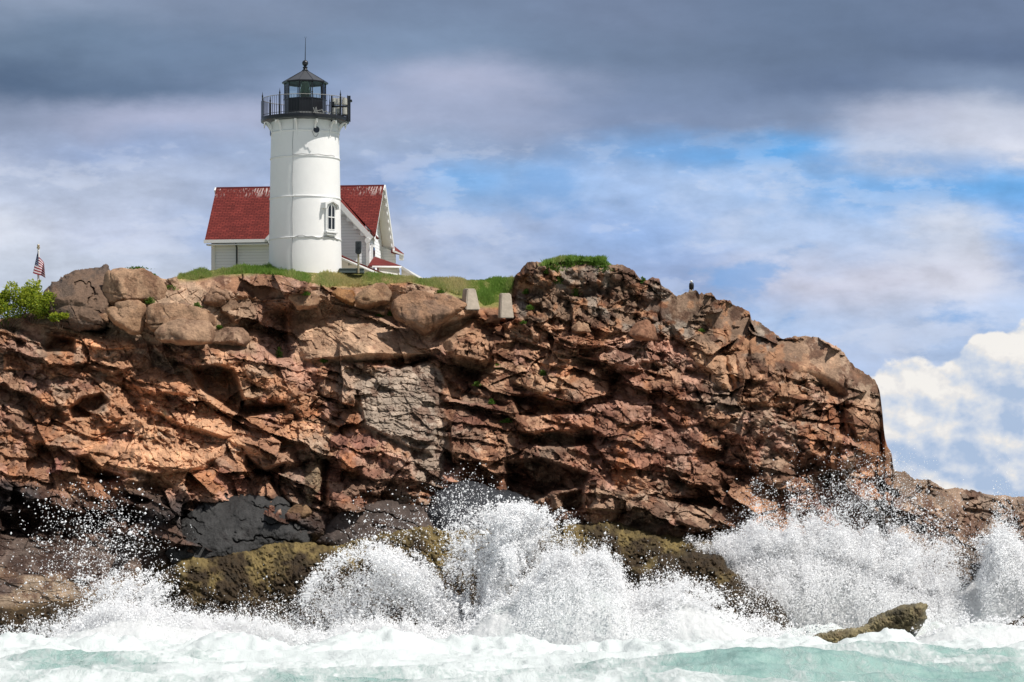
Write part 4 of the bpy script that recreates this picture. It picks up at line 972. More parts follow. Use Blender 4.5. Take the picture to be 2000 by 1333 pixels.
MB().cyl(gl3(684, 199, 195.6), gl3(679.5, 206, 195.6), .03, n=6).build('arm', M_GREY, FL)
CB = MB(); rs = random.Random(3); pp = [gl3(612, 210, 193.4), gl3(615, 221, 193.4), gl3(617, 209, 193.4), gl3(620, 221, 193.4), gl3(614, 217, 193.4), gl3(626, 216, 193.4), gl3(629, 214, 193.4), gl3(632, 220, 193.4), gl3(638, 217, 193.4), gl3(643, 224, 193.4), gl3(646, 219, 193.4)]
tag(CB.tube(pp, .022).build('cable', M_GREY, None), 'tangle of loose pale cable hanging on the gallery railing', 'cable')

# ------------------------------------------------------------------ keeper's house
Lr = at(423, 366, 206.0); Rz = Lr.z; RYr = (Rz-CH)*FPX/(HZ-361); Rr = at(750, 361, RYr)
hx = (Rr-Lr); HL = hx.length; hx.normalize(); hf = Vector((hx.y, -hx.x, 0)); up_ = Vector((0, 0, 1))
H0 = Lr.copy()
def HP(u, v, w): return H0+hx*u+hf*v+up_*w        # u along ridge, v towards the viewer, w above the ridge (negative down)
HS = empty('keepers_house', (0, 0, 0), 'white clapboard keeper\'s house with steep red shingle roofs and scalloped gable trim behind the lighthouse', 'house')
SL = 3.62/3.3       # roof slope
def roof_plane(name, pts, parent, ridge_dir, th=.12, m=None):
    """pts 3-D polygon of one roof plane; uv = metres along the ridge and down the slope"""
    b = MB(); n = (Vector(pts[1])-Vector(pts[0])).cross(Vector(pts[2])-Vector(pts[0])).normalized()
    if n.z < 0: n = -n
    b.poly(pts, -n*th)
    bmesh.ops.recalc_face_normals(b.bm, faces=b.bm.faces)
    rd = Vector(ridge_dir).normalized(); dn = n.cross(rd); dn = -dn if dn.z > 0 else dn
    uv = b.bm.loops.layers.uv.new('UVMap'); topz = max(Vector(p).z for p in pts); p0 = max((Vector(p) for p in pts), key=lambda p: p.z)
    for f in b.bm.faces:
        for l in f.loops: d = l.vert.co-p0; l[uv].uv = (d.dot(rd)+20, d.dot(dn))
    return b.build(name, m or M_ROOF, parent, recalc=False)
ev = 3.3; dz = -ev*SL
UG, HG = None, None
# cross gable position: find u of px 624 at the front plane v=3.45
vg = 3.5
def u_at(px, v, w):
    a, bq = 0., HL
    for _ in range(40):
        m_ = (a+bq)/2; p_ = HP(m_, v, w); x_ = 1000+p_.x/p_.y*FPX
        if x_ < px: a = m_
        else: bq = m_
    return (a+bq)/2
ug = u_at(624, vg, -1.8); gh = 3.38; gs = SL*.98
roof_plane('front_roof', [HP(0, 0, 0), HP(ug, 0, 0), HP(ug-ev, ev, dz), HP(0, ev, dz)], HS, hx)
roof_plane('front_roof', [HP(ug, 0, 0), HP(HL, 0, 0), HP(HL, ev-.12, dz+.12*SL), HP(min(ug+ev, HL-.1)-.2, ev-.45, dz+.45*SL)], HS, hx)
roof_plane('rear_roof', [HP(0, 0, 0), HP(HL, 0, 0), HP(HL, -ev, dz), HP(0, -ev, dz)], HS, hx)
roof_plane('gable_roof', [HP(ug, 0, .02), HP(ug, vg, .02), HP(ug-gh, vg, -gh*gs), HP(ug-gh, 0, -gh*gs)], HS, hf)
gr_ = min(gh, HL-ug-.3)
roof_plane('gable_roof', [HP(ug, 0, .02), HP(ug, vg, .02), HP(ug+gr_, vg, -gr_*gs), HP(ug+gr_, 0, -gr_*gs)], HS, hf)
wb = -8.0
def wall(pts, name, m=M_SIDE, th=.15, nrm=None, parent=HS):
    b = MB(); n = (Vector(pts[1])-Vector(pts[0])).cross(Vector(pts[2])-Vector(pts[0])).normalized()*th
    b.poly(pts, n); return b.build(name, m, parent)
wi = 2.85; wd = -wi*SL-.12
wall([HP(.45, wi, wd), HP(ug-2.9, wi, wd), HP(ug-2.9, wi, wb), HP(.45, wi, wb)], 'front_wall')
wall([HP(HL-.62, wi, wd), HP(HL-.62, 0, -.16), HP(HL-.62, -wi, wd), HP(HL-.62, -wi, wb), HP(HL-.62, wi, wb)], 'gable_wall')
wall([HP(.45, wi, wd), HP(.45, 0, -.16), HP(.45, -wi, wd), HP(.45, -wi, wb), HP(.45, wi, wb)], 'gable_wall')
wall([HP(ug-2.95, 3.05, -2.95*gs-.1), HP(ug, 3.05, -.15), HP(ug+2.95, 3.05, -2.95*gs-.1), HP(ug+2.95, 3.05, wb), HP(ug-2.95, 3.05, wb)], 'gable_wall')
wall([HP(ug-2.95, 3.05, -2.95*gs-.1), HP(ug-2.95, 2.6, -2.95*gs-.1), HP(ug-2.95, 2.6, wb), HP(ug-2.95, 3.05, wb)], 'side_wall')
wall([HP(.45, -wi, wd), HP(HL-.62, -wi, wd), HP(HL-.62, -wi, wb), HP(.45, -wi, wb)], 'rear_wall')
for u, v in ((HL-.62, wi), (.45, wi), (ug+2.95, 3.05), (ug-2.95, 3.05)): MB().box(HP(u, v, (wd+wb)/2), (.2, .2, abs(wb-wd)), Matrix((hx, hf, up_)).transposed()).build('corner_board', M_TRIM, HS)
# eaves and gutter on the left
Rh = Matrix((hx, hf, up_)).transposed()
e_ = MB(); a = HP(-.05, ev+.02, dz-.12); bq = HP(ug-gh+.25, ev+.02, dz-.12)
e_.box((a+bq)/2, ((bq-a).length, .16, .2), Rh); e_.box((a+bq)/2-up_*.2-hf*.2, ((bq-a).length-.3, .5, .08), Rh)
e_.build('gutter', M_TRIM, HS)
pd_ = MB(); c0 = HP(u_at(462, 3.1, -4.5), ev+.02, dz-.25); pd_.tube([c0, c0-hf*.28-up_*.25, c0-hf*.28-up_*3.2], .055, 8); pd_.build('downpipe', M_PIPE, HS)
def barge(pa_, pb_, outn, parent=HS, scal=True, w=.30, th=.09):
    """gable board from apex pa_ down to pb_ with scalloped lower trim"""
    pa_ = Vector(pa_); pb_ = Vector(pb_); d = (pb_-pa_).normalized(); n = Vector(outn).normalized(); dn_ = (-up_-d*(-up_).dot(d)).normalized()
    b = MB(); b.poly([pa_, pb_, pb_+dn_*w, pa_+dn_*w], n*th); o_ = b.build('bargeboard', M_TRIM, parent)
    if scal:
        Ln = (pb_-pa_).length; N_ = max(3, int(Ln/.62)); b = MB()
        for i in range(N_):
            s0 = Ln*i/N_; st_ = Ln/N_; prof_ = [(0, 0), (1, 0), (1, .30), (.93, .42), (.86, .30)]+[(.5+.34*math.cos(t), .30-.22*math.sin(t)) for t in np.linspace(0, math.pi, 8)]+[(.07, .36), (0, .36)]
            b.poly([pa_+d*(s0+x*st_)+dn_*(w-.01+y*.62) for x, y in prof_], n*th*.6)
        b.build('scalloped_trim', M_TRIM, o_)
        b = MB(); cc = pb_+dn_*(w+.1)-d*.1
        b.cyl(cc-n*.02, cc+n*.14, .17, n=16); b.build('scroll', M_TRIM, o_)
    return o_
t0 = -.10
barge(HP(ug, vg+.02, t0+.1), HP(ug+gh, vg+.02, -gh*gs+t0+.1), hf); barge(HP(ug, vg+.02, t0+.1), HP(ug-gh, vg+.02, -gh*gs+t0+.1), hf)
barge(HP(HL-.05, 0, -.12), HP(HL-.05, ev, dz-.12), hx, scal=False, w=.12, th=.05); barge(HP(HL+.02, 0, -.02), HP(HL+.02, -ev-.1, dz-.12), hx)
barge(HP(.05, 0, -.10), HP(.05, ev, dz-.10), -hx, scal=False, w=.12, th=.05); barge(HP(-.02, 0, -.02), HP(-.02, -ev, dz), -hx, scal=False)
# soffit board behind the right hand gable
MB().poly([HP(HL, -.05, -.25), HP(HL, -ev, dz-.2), HP(HL-.6, -ev, dz-.2), HP(HL-.6, -.05, -.25)], (0, 0, .03)).build('soffit', M_TRIM, HS)
# window in the right gable wall
wv = MB(); wv.box(HP(HL-.55, .9, -5.0), (.12, .75, 2.3), Rh); wo = wv.build('window', M_TRIM, HS)
MB().box(HP(HL-.50, .9, -5.0), (.1, .5, 2.0), Rh).build('pane', M_DGLASS, wo)
# rear annex to the right
AX = HP(HL-.6, -2.2, 0)
roof_plane('annex_roof', [at(764, 476, 211), at(789, 496, 211), at(789, 497, 206.5), at(766, 492, 206.5)], HS, hf)
wall([at(738, 478, 207.6), at(773, 494, 207.6), at(773, 560, 207.6), at(738, 560, 207.6)], 'annex_wall')
wall([at(772, 494, 208.2), at(772.5, 494, 212), at(772.5, 560, 212), at(772, 560, 208.2)], 'annex_wall')
MB().box(at(784, 504, 206.6), (.28, .28, .3)).build('eave_bracket', M_TRIM, HS)
MB().poly([at(767, 488, 206.4), at(789, 497.5, 206.4), at(789, 500.5, 206.4), at(767, 492, 206.4)], (0, .15, 0)).build('annex_fascia', M_TRIM, HS)
# porch with a hipped red roof, fascia and long sloping handrail board
roof_plane('porch_roof', [at(731, 501, 203.5), at(784, 519.5, 200.5), at(719, 519, 198.2)], HS, hx, th=.08)
MB().poly([at(727, 519.5, 198.2), at(784, 520, 200.5), at(785, 523.5, 200.5), at(727, 522.5, 198.2)], (0, .18, 0)).build('porch_fascia', M_TRIM, HS)
wall([at(740, 522, 198.9), at(780, 523, 200.7), at(782, 548, 200.7), at(740, 548, 198.9)], 'porch_wall', M_WHITE)
MB().poly([at(785, 520, 200.4), at(832, 547, 198.8), at(826, 550, 198.8), at(783, 525, 200.4)], (0, .15, 0)).build('sloping_fascia', M_TRIM, HS)
MB().poly([at(784, 523, 200.8), at(824, 549, 199.2), at(784, 549, 200.8)], (0, .15, 0)).build('stair_wall', M_WHITE, HS)
# low lean-to in front: red edge over white wall
roof_plane('lean_to_roof', [at(640, 489, 199.5), at(768, 541, 196.6), at(757, 541, 198.6), at(640, 485.5, 201.5)], HS, (1, 0, -.4), th=.14)
wall([at(650, 498, 199.3), at(722, 530, 197.8), at(722, 548, 197.8), at(650, 548, 199.3)], 'lean_to_wall', M_WHITE)
MB().poly([at(640, 491.5, 199.2), at(762, 542, 196.5), at(757, 545, 196.5), at(640, 497, 199.2)], (0, .12, 0)).build('lean_to_bargeboard', M_TRIM, HS)
MB().box(at(682, 515, 198.4), (.14, .1, .24)).build('wall_lamp', M_GREY, HS)

# ------------------------------------------------------------------ fog signal, low shed, flag
FG = empty('fog_signal', at(700, 528, 195), 'black fog signal box on a wooden pole right of the lighthouse', 'fog signal')
FG.location = (0, 0, 0)
MB().box(at(700, 483.5, 195), (.35, .3, .70)).build('speaker_box', M_PIPE, FG, bevel=.02)
for py, r in ((490.5-5, .10), (476, .055)):
    c_ = at(700.3, py, 194.84); MB().cyl(c_+Vector((0, .02, 0)), c_-Vector((0, .02, 0)), r, n=20).build('horn_mouth', M_BLACK, FG)
MB().box(at(700, 495.5, 195), (.22, .22, .08)).build('bracket', M_PIPE, FG)
MB().cyl(at(700, 534, 195), at(700, 496, 195), .065, n=10).build('pole', mat('weathered_wood', (.33, .29, .2), .8, var=.4), FG)
q_ = MB(); q_.box(at(687, 530, 195.4), (1.45, .8, .28)); q_.box(at(687, 526.8, 195.4), (1.5, .86, .05))
tag(q_.build('utility_box', mat('grey_green_paint', (.10, .13, .13), .7), None, bevel=.02), 'low grey green box on the grass at the foot of the fog signal pole', 'box')
FP = empty('flagpole', (0, 0, 0), 'white flagpole behind the leafy shrub on the left', 'flagpole')
FY = 200.
MB().cyl(at(74.5, 585, FY), at(75, 486, FY), .075, .06, 12).build('pole', M_WHITE, FP, smooth=True)
MB().cyl(at(75, 486, FY), at(75, 482.5, FY), .10, n=12).sphere(at(75, 480, FY), .085, 3).build('finial', mat('brass', (.5, .42, .3), .4, .5), FP, smooth=True)
# draped flag: cloth hanging from the hoist, canton plus stripes as materials on one mesh
fl = empty('flag', (0, 0, 0), 'limp American flag with stars and stripes hanging from the white flagpole', 'flag')
def flag_mat():
    m = bpy.data.materials.new('flag_cloth'); m.use_nodes = True; g = NT(m.node_tree); b = g.n['Principled BSDF']
    uv = g.node('ShaderNodeUVMap').outputs[0]; sp = g.node('ShaderNodeSeparateXYZ'); g.put(sp.inputs[0], uv)
    s_ = g.m('GREATER_THAN', g.m('FRACT', g.m('MULTIPLY', sp.outputs[1], 6.5)), .5)
    c = g.mix(s_, (.30, .008, .03), (.82, .80, .84))
    can = g.m('MULTIPLY', g.m('LESS_THAN', sp.outputs[0], .55), g.m('LESS_THAN', sp.outputs[1], 7/13))
    fx = g.m('SUBTRACT', g.m('FRACT', g.m('MULTIPLY', sp.outputs[0], 6/.42)), .5); fy = g.m('SUBTRACT', g.m('FRACT', g.m('MULTIPLY', sp.outputs[1], 5*13/7)), .5)
    dot = g.m('LESS_THAN', g.m('ADD', g.m('MULTIPLY', fx, fx), g.m('MULTIPLY', fy, fy)), .05)
    c = g.mix(can, c, g.mix(dot, (.03, .05, .13), (.6, .6, .65)))
    g.put(b.inputs['Base Color'], c); b.inputs['Roughness'].default_value = .9
    return m
nu, nv = 40, 26; Vf = []
P0, P1 = at(75.5, 490, FY-.12), at(75.5, 529, FY-.12)
for j in range(nv+1):
    for i in range(nu+1):
        s_, t_ = i/nu, j/nv
        hoist = P0.lerp(P1, t_)
        fan = 18.0*s_**.9
        side = math.sin(s_*math.pi*1.25+.2)*(-1 if s_ < .45 else 1)
        x_ = (-10*math.sin(min(1, s_/.62)*math.pi)*(.3+.7*t_)+15.0*max(0, (s_-.4)/.6)*(.7+.3*t_))
        z_ = -(s_*24)*(1-.35*t_)
        y_ = .25*math.sin(s_*9+t_*1.5)*(.3+s_)
        sc_ = FY/FPX
        Vf.append((hoist.x+x_*sc_, hoist.y-.1+y_, hoist.z+z_*sc_))
fo = npmesh('cloth', Vf, grid_faces(nv+1, nu+1), flag_mat(), fl, smooth=True)
uvl = fo.data.uv_layers.new(name='UVMap'); li = np.zeros(len(fo.data.loops), np.int32); fo.data.loops.foreach_get('vertex_index', li)
uvl.data.foreach_set('uv', np.stack([(li % (nu+1))/nu, (li//(nu+1))/nv], -1).astype(np.float32).ravel())

# ------------------------------------------------------------------ bird
BD = empty('eagle', (0, 0, 0), 'dark bird with white head perched on a rock peak against the sky', 'bird')
by = float(surfY(1349, 571))+.25; bc = at(1350.5, 558.5, by); s_ = by/FPX
def ell(c, rx, ry, rz, sub=3, rotx=0):
    b = MB(); b.sphere((0, 0, 0), 1, sub, (rx, ry, rz)); bmesh.ops.rotate(b.bm, cent=(0, 0, 0), matrix=Matrix.Rotation(rotx, 3, 'X'), verts=b.bm.verts)
    bmesh.ops.translate(b.bm, vec=c, verts=b.bm.verts); return b
def body():
    b = MB(); prof = [(0.01, -8.6), (1.6, -8.2), (2.7, -6.5), (3.6, -3.5), (4.2, 0), (4.3, 2.0), (3.4, 4.2), (2.0, 5.6), (1.7, 6.2), (2.1, 7.4), (1.9, 9.0), (1.0, 10.0), (.01, 10.2)]
    b.lathe([(r*s_, z*s_) for r, z in prof], 20)
    for v in b.bm.verts:
        z = v.co.z/s_; v.co.y = v.co.y*1.25+(-.05*(z-2)*s_*2)+(.9*s_*max(0, -z)*.25)
    bmesh.ops.translate(b.bm, vec=bc, verts=b.bm.verts); return b
bo = body().build('bird_body', mat('bird_plumage', (.012, .011, .012), .7), BD, smooth=True)
hm = mat('white_feathers', (.8, .8, .78), .8)
ell(bc+Vector((-.1*s_, -1.6*s_*.6, 8.0*s_)), 2.35*s_, 2.6*s_, 2.5*s_).build('head', hm, BD, smooth=True)
MB().cyl(bc+Vector((-1.6*s_, -2.2*s_, 8.0*s_)), bc+Vector((-3.6*s_, -3.0*s_, 7.1*s_)), .8*s_, .15*s_, 8).build('beak', mat('yellow_beak', (.5, .33, .05), .4), BD)
for sg in (-1, 1): MB().sphere(bc+Vector((-1.4*s_+.5*sg*s_, -3.3*s_+.9*sg*s_, 8.6*s_)), .3*s_, 2).build('eye', M_BLACK, BD)
for sg in (-1, 1):
    b = ell(Vector((0, 0, 0)), 1.3*s_, 3.2*s_, 7.0*s_, rotx=R(6)); bmesh.ops.translate(b.bm, vec=bc+Vector((sg*3.5*s_, .6*s_, -1.2*s_)), verts=b.bm.verts)
    b.build('wing', bo.data.materials[0], BD, smooth=True)
MB().poly([bc+Vector((x*s_, 1.8*s_, z*s_)) for x, z in ((-1.6, -6), (1.6, -6), (2.1, -9.3), (0, -9.8), (-2.1, -9.3))], (0, .05, 0)).build('tail', hm, BD)
lg = MB()
for sg in (-1, 1):
    f0 = bc+Vector((sg*1.3*s_, -1.0*s_, -7*s_)); lg.cyl(f0, f0-Vector((0, 0, 3.2*s_)), .5*s_, .35*s_, 8)
    for t in (-1, 0, 1): lg.cyl(f0-Vector((0, 0, 3.1*s_)), f0-Vector((-t*.8*s_, 1.3*s_, 3.5*s_)), .25*s_, .1*s_, 6)
lg.build('legs', bpy.data.materials['yellow_beak'], BD)
# ------------------------------------------------------------------ leaves, grass, weeds
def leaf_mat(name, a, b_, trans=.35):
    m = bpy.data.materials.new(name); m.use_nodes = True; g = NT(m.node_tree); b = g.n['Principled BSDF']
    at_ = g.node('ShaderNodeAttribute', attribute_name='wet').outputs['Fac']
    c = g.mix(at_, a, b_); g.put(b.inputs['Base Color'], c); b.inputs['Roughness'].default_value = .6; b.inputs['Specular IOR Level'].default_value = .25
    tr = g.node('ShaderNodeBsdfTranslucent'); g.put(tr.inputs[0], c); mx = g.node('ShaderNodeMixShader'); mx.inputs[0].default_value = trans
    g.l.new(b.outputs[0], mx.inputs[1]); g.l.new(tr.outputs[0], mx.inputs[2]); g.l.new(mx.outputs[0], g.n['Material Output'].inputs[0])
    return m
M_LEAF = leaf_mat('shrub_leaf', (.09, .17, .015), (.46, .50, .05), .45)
M_WEED = leaf_mat('weed_leaf', (.05, .12, .015), (.16, .27, .04), .45)
M_GRASS = leaf_mat('grass_blade', (.23, .37, .07), (.60, .53, .26), .5)
RN = np.random.RandomState(7)
def leaf_cloud(name, pts3, size, m, parent=None, up=.4, asp=.5, mix=None):
    n = len(pts3); d = RN.normal(size=(n, 3)); d[:, 2] = np.abs(d[:, 2])*up+.1*RN.normal(size=n); d /= np.linalg.norm(d, axis=1)[:, None]
    w = np.cross(d, RN.normal(size=(n, 3))); w /= np.linalg.norm(w, axis=1)[:, None]
    s = size*(.6+.8*RN.rand(n))[:, None]
    a = pts3; V = np.stack([a, a+d*s*.5+w*s*asp*.5, a+d*s, a+d*s*.5-w*s*asp*.5], 1).reshape(-1, 3)
    F = np.arange(4*n).reshape(-1, 4); t = RN.rand(n) if mix is None else np.clip(mix+.3*RN.normal(size=n), 0, 1)
    return npmesh(name, V, F, m, parent, wet=np.repeat(t, 4))
def shrub(px, py, w, h, Y, n, label, size=.16, name='leafy_shrub', group='leafy green shrubs on the left', m=None):
    """px,py foot in photo px; w,h in metres"""
    c = at(px, py, Y); root = empty(name, c, label, 'shrub', group)
    k = max(5, int(w*h*3)); cl = np.stack([RN.uniform(-.5, .5, k)*w, RN.uniform(-.35, .35, k)*w*.6, RN.uniform(.25, .95, k)*h], 1)
    cl[:, 2] *= 1-.5*(np.abs(cl[:, 0])/(w*.5))**2
    idx = RN.randint(0, k, n); q = RN.normal(size=(n, 3)); q /= np.linalg.norm(q, axis=1)[:, None]
    rr_ = (.22+.16*RN.rand(k))[idx]*min(w, h)*.75
    P = cl[idx]+q*(rr_*RN.uniform(.6, 1.08, n))[:, None]; P[:, 2] = np.maximum(P[:, 2], 0)
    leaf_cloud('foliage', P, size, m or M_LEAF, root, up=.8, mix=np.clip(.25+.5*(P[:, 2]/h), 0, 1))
    b = MB()
    for i in range(k): b.cyl((cl[i, 0]*.25, cl[i, 1]*.25, -.3), cl[i], .03, .01, 5)
    b.build('stem', mat('bark', (.08, .05, .03), .9) if 'bark' not in bpy.data.materials else bpy.data.materials['bark'], root)
    return root
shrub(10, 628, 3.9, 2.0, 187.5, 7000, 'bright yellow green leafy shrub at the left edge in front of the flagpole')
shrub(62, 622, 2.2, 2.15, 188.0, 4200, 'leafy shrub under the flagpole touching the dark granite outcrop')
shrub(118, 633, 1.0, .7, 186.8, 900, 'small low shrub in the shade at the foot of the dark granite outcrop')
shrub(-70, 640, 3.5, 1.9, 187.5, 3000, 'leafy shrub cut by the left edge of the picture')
# low weeds growing in the cracks
def weed_tuft(px, py, w, h, label, n=240, Y=None):
    Y = Y or float(surfY(px, py))-.12; c = at(px, py, Y); a = RN.normal(size=(n, 2))*np.array([w*.22, .08])
    P = np.stack([a[:, 0], a[:, 1], RN.rand(n)**1.3*h*(1-.6*np.minimum(1, np.abs(a[:, 0])/(w*.6)))], 1)
    o = leaf_cloud('weed_tuft', P, .11, M_WEED, None, up=1.0); o.location = c-Vector((0, 0, h*.2))
    tag(o, label, 'weeds', 'green weeds growing from cracks in the rock')
for a in [(268,526,1.3,.14,'thin green strip of weeds on top of the huge rounded boulder', 191.0), (300,541,.35,.2,'tiny weed tuft near the right end of the huge rounded boulder', 189.2),
          (293,592,.65,.45,'weed tuft growing under the right end of the huge rounded boulder'), (332,566,.8,.3,'weeds between the small tan boulder and the grass bank'),
          (10,634,.4,.35,'weed tuft on the rock below the left leafy shrub'), (428,642,.5,.2,'weed tuft above the small pale granite block'),
          (545,698,.45,.7,'tall weed tuft in the dark gully left of the big pale slab'), (598,576,.35,.2,'small weed tuft on top of the big pale slab'),
          (762,616,.5,.45,'bright weed tuft beside the big angular boulder'), (742,618,.5,.2,'low weeds just left of the bright tuft by the angular boulder'),
          (632,708,.4,.18,'small weeds under the front of the big pale slab'), (932,753,.4,.25,'weed tuft in the brown rock right of the grey block'),
          (960,788,.3,.25,'lower weed tuft right of the grey block'), (974,720,.35,.3,'weed tuft by the angular block in the middle of the cliff'),
          (1060,733,.3,.35,'weed tuft on the face of the tan angular block'), (990,825,.7,.2,'weeds along the ledge above the brown block'),
          (1097,782,.7,.3,'dark green weeds in the long black cleft right of centre'), (1020,632,.4,.18,'weed tuft near the foot of the taller concrete post'),
          (916,594,.4,.22,'weed tuft at the foot of the shorter concrete post'), (1028,573,.4,.3,'weed tuft at the left edge of the dark outcrop'),
          (1088,550,.75,.8,'weeds hanging down the top of the dark outcrop'), (1183,528,.6,.55,'weed tuft at the right end of the outcrop grass cap'),
          (1124,578,.4,.6,'weed tuft in the steep crack of the dark outcrop'), (1256,552,.2,.4,'little weed beside the notch on the skyline'),
          (1035,604,.5,.25,'pale green weeds at the foot of the dark outcrop'), (860,572,.5,.2,'weeds at the edge of the grass left of the posts'),
          (385,600,.4,.3,'weeds among the small brown boulders'), (1370,648,.3,.12,'weed speck on the ledge below the bird')]:
    weed_tuft(*a[:5], Y=a[5] if len(a) > 5 else None)
# grass: blades planted on the bank and on the outcrop
def blades(n, px, py, hgt, name, label, dry=.35, back=None):
    Y = surfY(px, py)
    if back is not None: Y = Y+back
    x = (px-1000)/FPX*Y; z = CH+(HZ-py)/FPX*Y
    if back is not None: z = CH+(HZ-top[np.clip(((px+230)/(cols[1]-cols[0])).astype(int), 0, NC-1)])/FPX*surfY(px, py)-.03*back-.05
    h = hgt*(.4+.9*RN.rand(n))*np.clip(.75+1.3*fb(px/34.8, py/34.8, .8, 410, 3), .25, 1.8); lean = RN.normal(size=(n, 2))*.35*h[:, None]; w = .018+.015*RN.rand(n)
    a = RN.rand(n)*6.28; dx = np.cos(a)*w; dy = np.sin(a)*w
    b0 = np.stack([x-dx, Y-dy, z-.05], 1); b1 = np.stack([x+dx, Y+dy, z-.05], 1); t1 = np.stack([x+lean[:, 0]+.2*dx, Y+lean[:, 1], z+h], 1); t0 = np.stack([x+lean[:, 0]-.2*dx, Y+lean[:, 1], z+h], 1)
    V = np.stack([b0, b1, t1, t0], 1).reshape(-1, 3)
    nn = fb(px/34., py/34., 2., 400, 4)
    mixv = np.clip(dry+1.6*nn+.2*RN.normal(size=n), 0, 1)
    return tag(npmesh(name, V, np.arange(4*n).reshape(-1, 4), M_GRASS, wet=np.repeat(mixv, 4)), label, kind='stuff')
def pick(n, pts, thr=0.0):
    p = np.array(pts, float); out = []
    while sum(map(len, out)) < n:
        q = RN.rand(n, 2)*(p.max(0)-p.min(0))+p.min(0); m_ = poly_sd(q[:, 0], q[:, 1], pts) > thr; out.append(q[m_])
    q = np.concatenate(out)[:n]; return q[:, 0], q[:, 1]
gp = [(345,546),(352,538),(400,530),(460,525),(524,522),(600,528),(667,533),(760,538),(820,545),(900,548),(1000,546),(1000,565),(975,590),(945,598),(930,582),(895,578),(850,562),(800,552),(760,556),(700,560),(640,560),(590,550),(545,538),(480,535),(430,538),(380,548)]
px_, py_ = pick(60000, gp)
blades(60000, px_, py_, .17, 'grass', 'short green and straw grass on the bank round the lighthouse', dry=.33)
px_ = RN.uniform(345, 1003, 26000); py_ = np.interp(px_, skx, sky_)+RN.uniform(-1, 5, 26000)
blades(26000, px_, py_, .22, 'grass', 'grass along the crest of the bank', back=RN.uniform(0, 5, 26000))
px_ = RN.uniform(1062, 1184, 9000); ec = np.exp(-((px_-1122)/34)**2); px_ = px_+RN.normal(size=9000)*5; py_ = np.interp(px_, skx, sky_)+RN.uniform(-1, 16, 9000)*ec+5*(1-ec)
blades(9000, px_, py_, .3, 'grass', 'green grass cap on top of the dark outcrop', dry=.05, back=RN.uniform(-.15, .9, 9000))
for px0, py0, w_, lb in ((1085, 527, .9, 'second clump from the left in the green cap on the dark outcrop'), (1110, 519, 1.0, 'third clump from the left in the green cap on the dark outcrop'), (1135, 515, 1.1, 'highest middle clump of the green cap on the dark outcrop'), (1160, 517, .9, 'clump just right of the highest one in the green cap'), (1178, 522, .7, 'rightmost clump of the green cap on the dark outcrop'), (1070, 532, .5, 'leftmost small clump of the green cap on the dark outcrop')): weed_tuft(px0, py0, w_, .5, lb, n=420)

# ------------------------------------------------------------------ sea, surf and spray
def water_mat():
    m = bpy.data.materials.new('sea_water'); m.use_nodes = True; g = NT(m.node_tree); b = g.n['Principled BSDF']
    pos = g.node('ShaderNodeNewGeometry').outputs['Position']
    fm = g.node('ShaderNodeAttribute', attribute_name='wet').outputs['Fac']
    mp = g.node('ShaderNodeMapping'); g.put(mp.inputs[0], pos); mp.inputs['Scale'].default_value = (1, .22, 1)
    n1, _ = g.noise(mp.outputs[0], .55, 8, .66, .8); n2, _ = g.noise(mp.outputs[0], 2.4, 9, .78, 1.8); n3, _ = g.noise(mp.outputs[0], .14, 5, .6)
    f = g.m('ADD', g.m('MULTIPLY_ADD', n1, .5, g.m('MULTIPLY', n2, .62)), g.m('MULTIPLY_ADD', fm, .55, -.655))
    f = g.m('MULTIPLY_ADD', g.m('SUBTRACT', n3, .5), .45, f)
    foam = g.step(f, -.03, .2)
    milky = g.step(f, -.30, .05)
    teal = g.mix(milky, (.14, .29, .26), (.34, .50, .46))
    c = g.mix(foam, teal, (.61, .66, .655))
    g.put(b.inputs['Base Color'], c); g.put(b.inputs['Roughness'], g.m('MULTIPLY_ADD', foam, .6, .22))
    b.inputs['Specular IOR Level'].default_value = .35
    bn = g.node('ShaderNodeBump'); bn.inputs['Strength'].default_value = .6; bn.inputs['Distance'].default_value = .25
    g.put(bn.inputs['Height'], g.m('MULTIPLY_ADD', foam, .4, g.m('MULTIPLY_ADD', n2, .5, n1))); g.l.new(bn.outputs[0], b.inputs['Normal'])
    return m
M_SEA = water_mat()
sx = np.linspace(-60, 60, 760); sy = np.concatenate([np.linspace(60, 100, 60)[:-1], np.linspace(100, 184, 420)])
SX, SY = np.meshgrid(sx, sy)
def swell(x, y):
    n = fb(x*.6, y, 9, 501, 3); z = .26*np.sin(y*.42+x*.05+3*n)+.2*np.sin(y*.9-x*.13+4*n)+1.25*ss(y, 134, 158)*fb(x, y*.55, 3.4, 511, 5, .6)
    z = z+.42*fb(x*.6, y*.8, 3.2, 502, 5, .6, ridged=True)+.13*fb(x*.7, y, .7, 503, 4, .6, ridged=True)
    return z
SZ = swell(SX, SY)-.35
pxs = SX/SY*FPX+1000
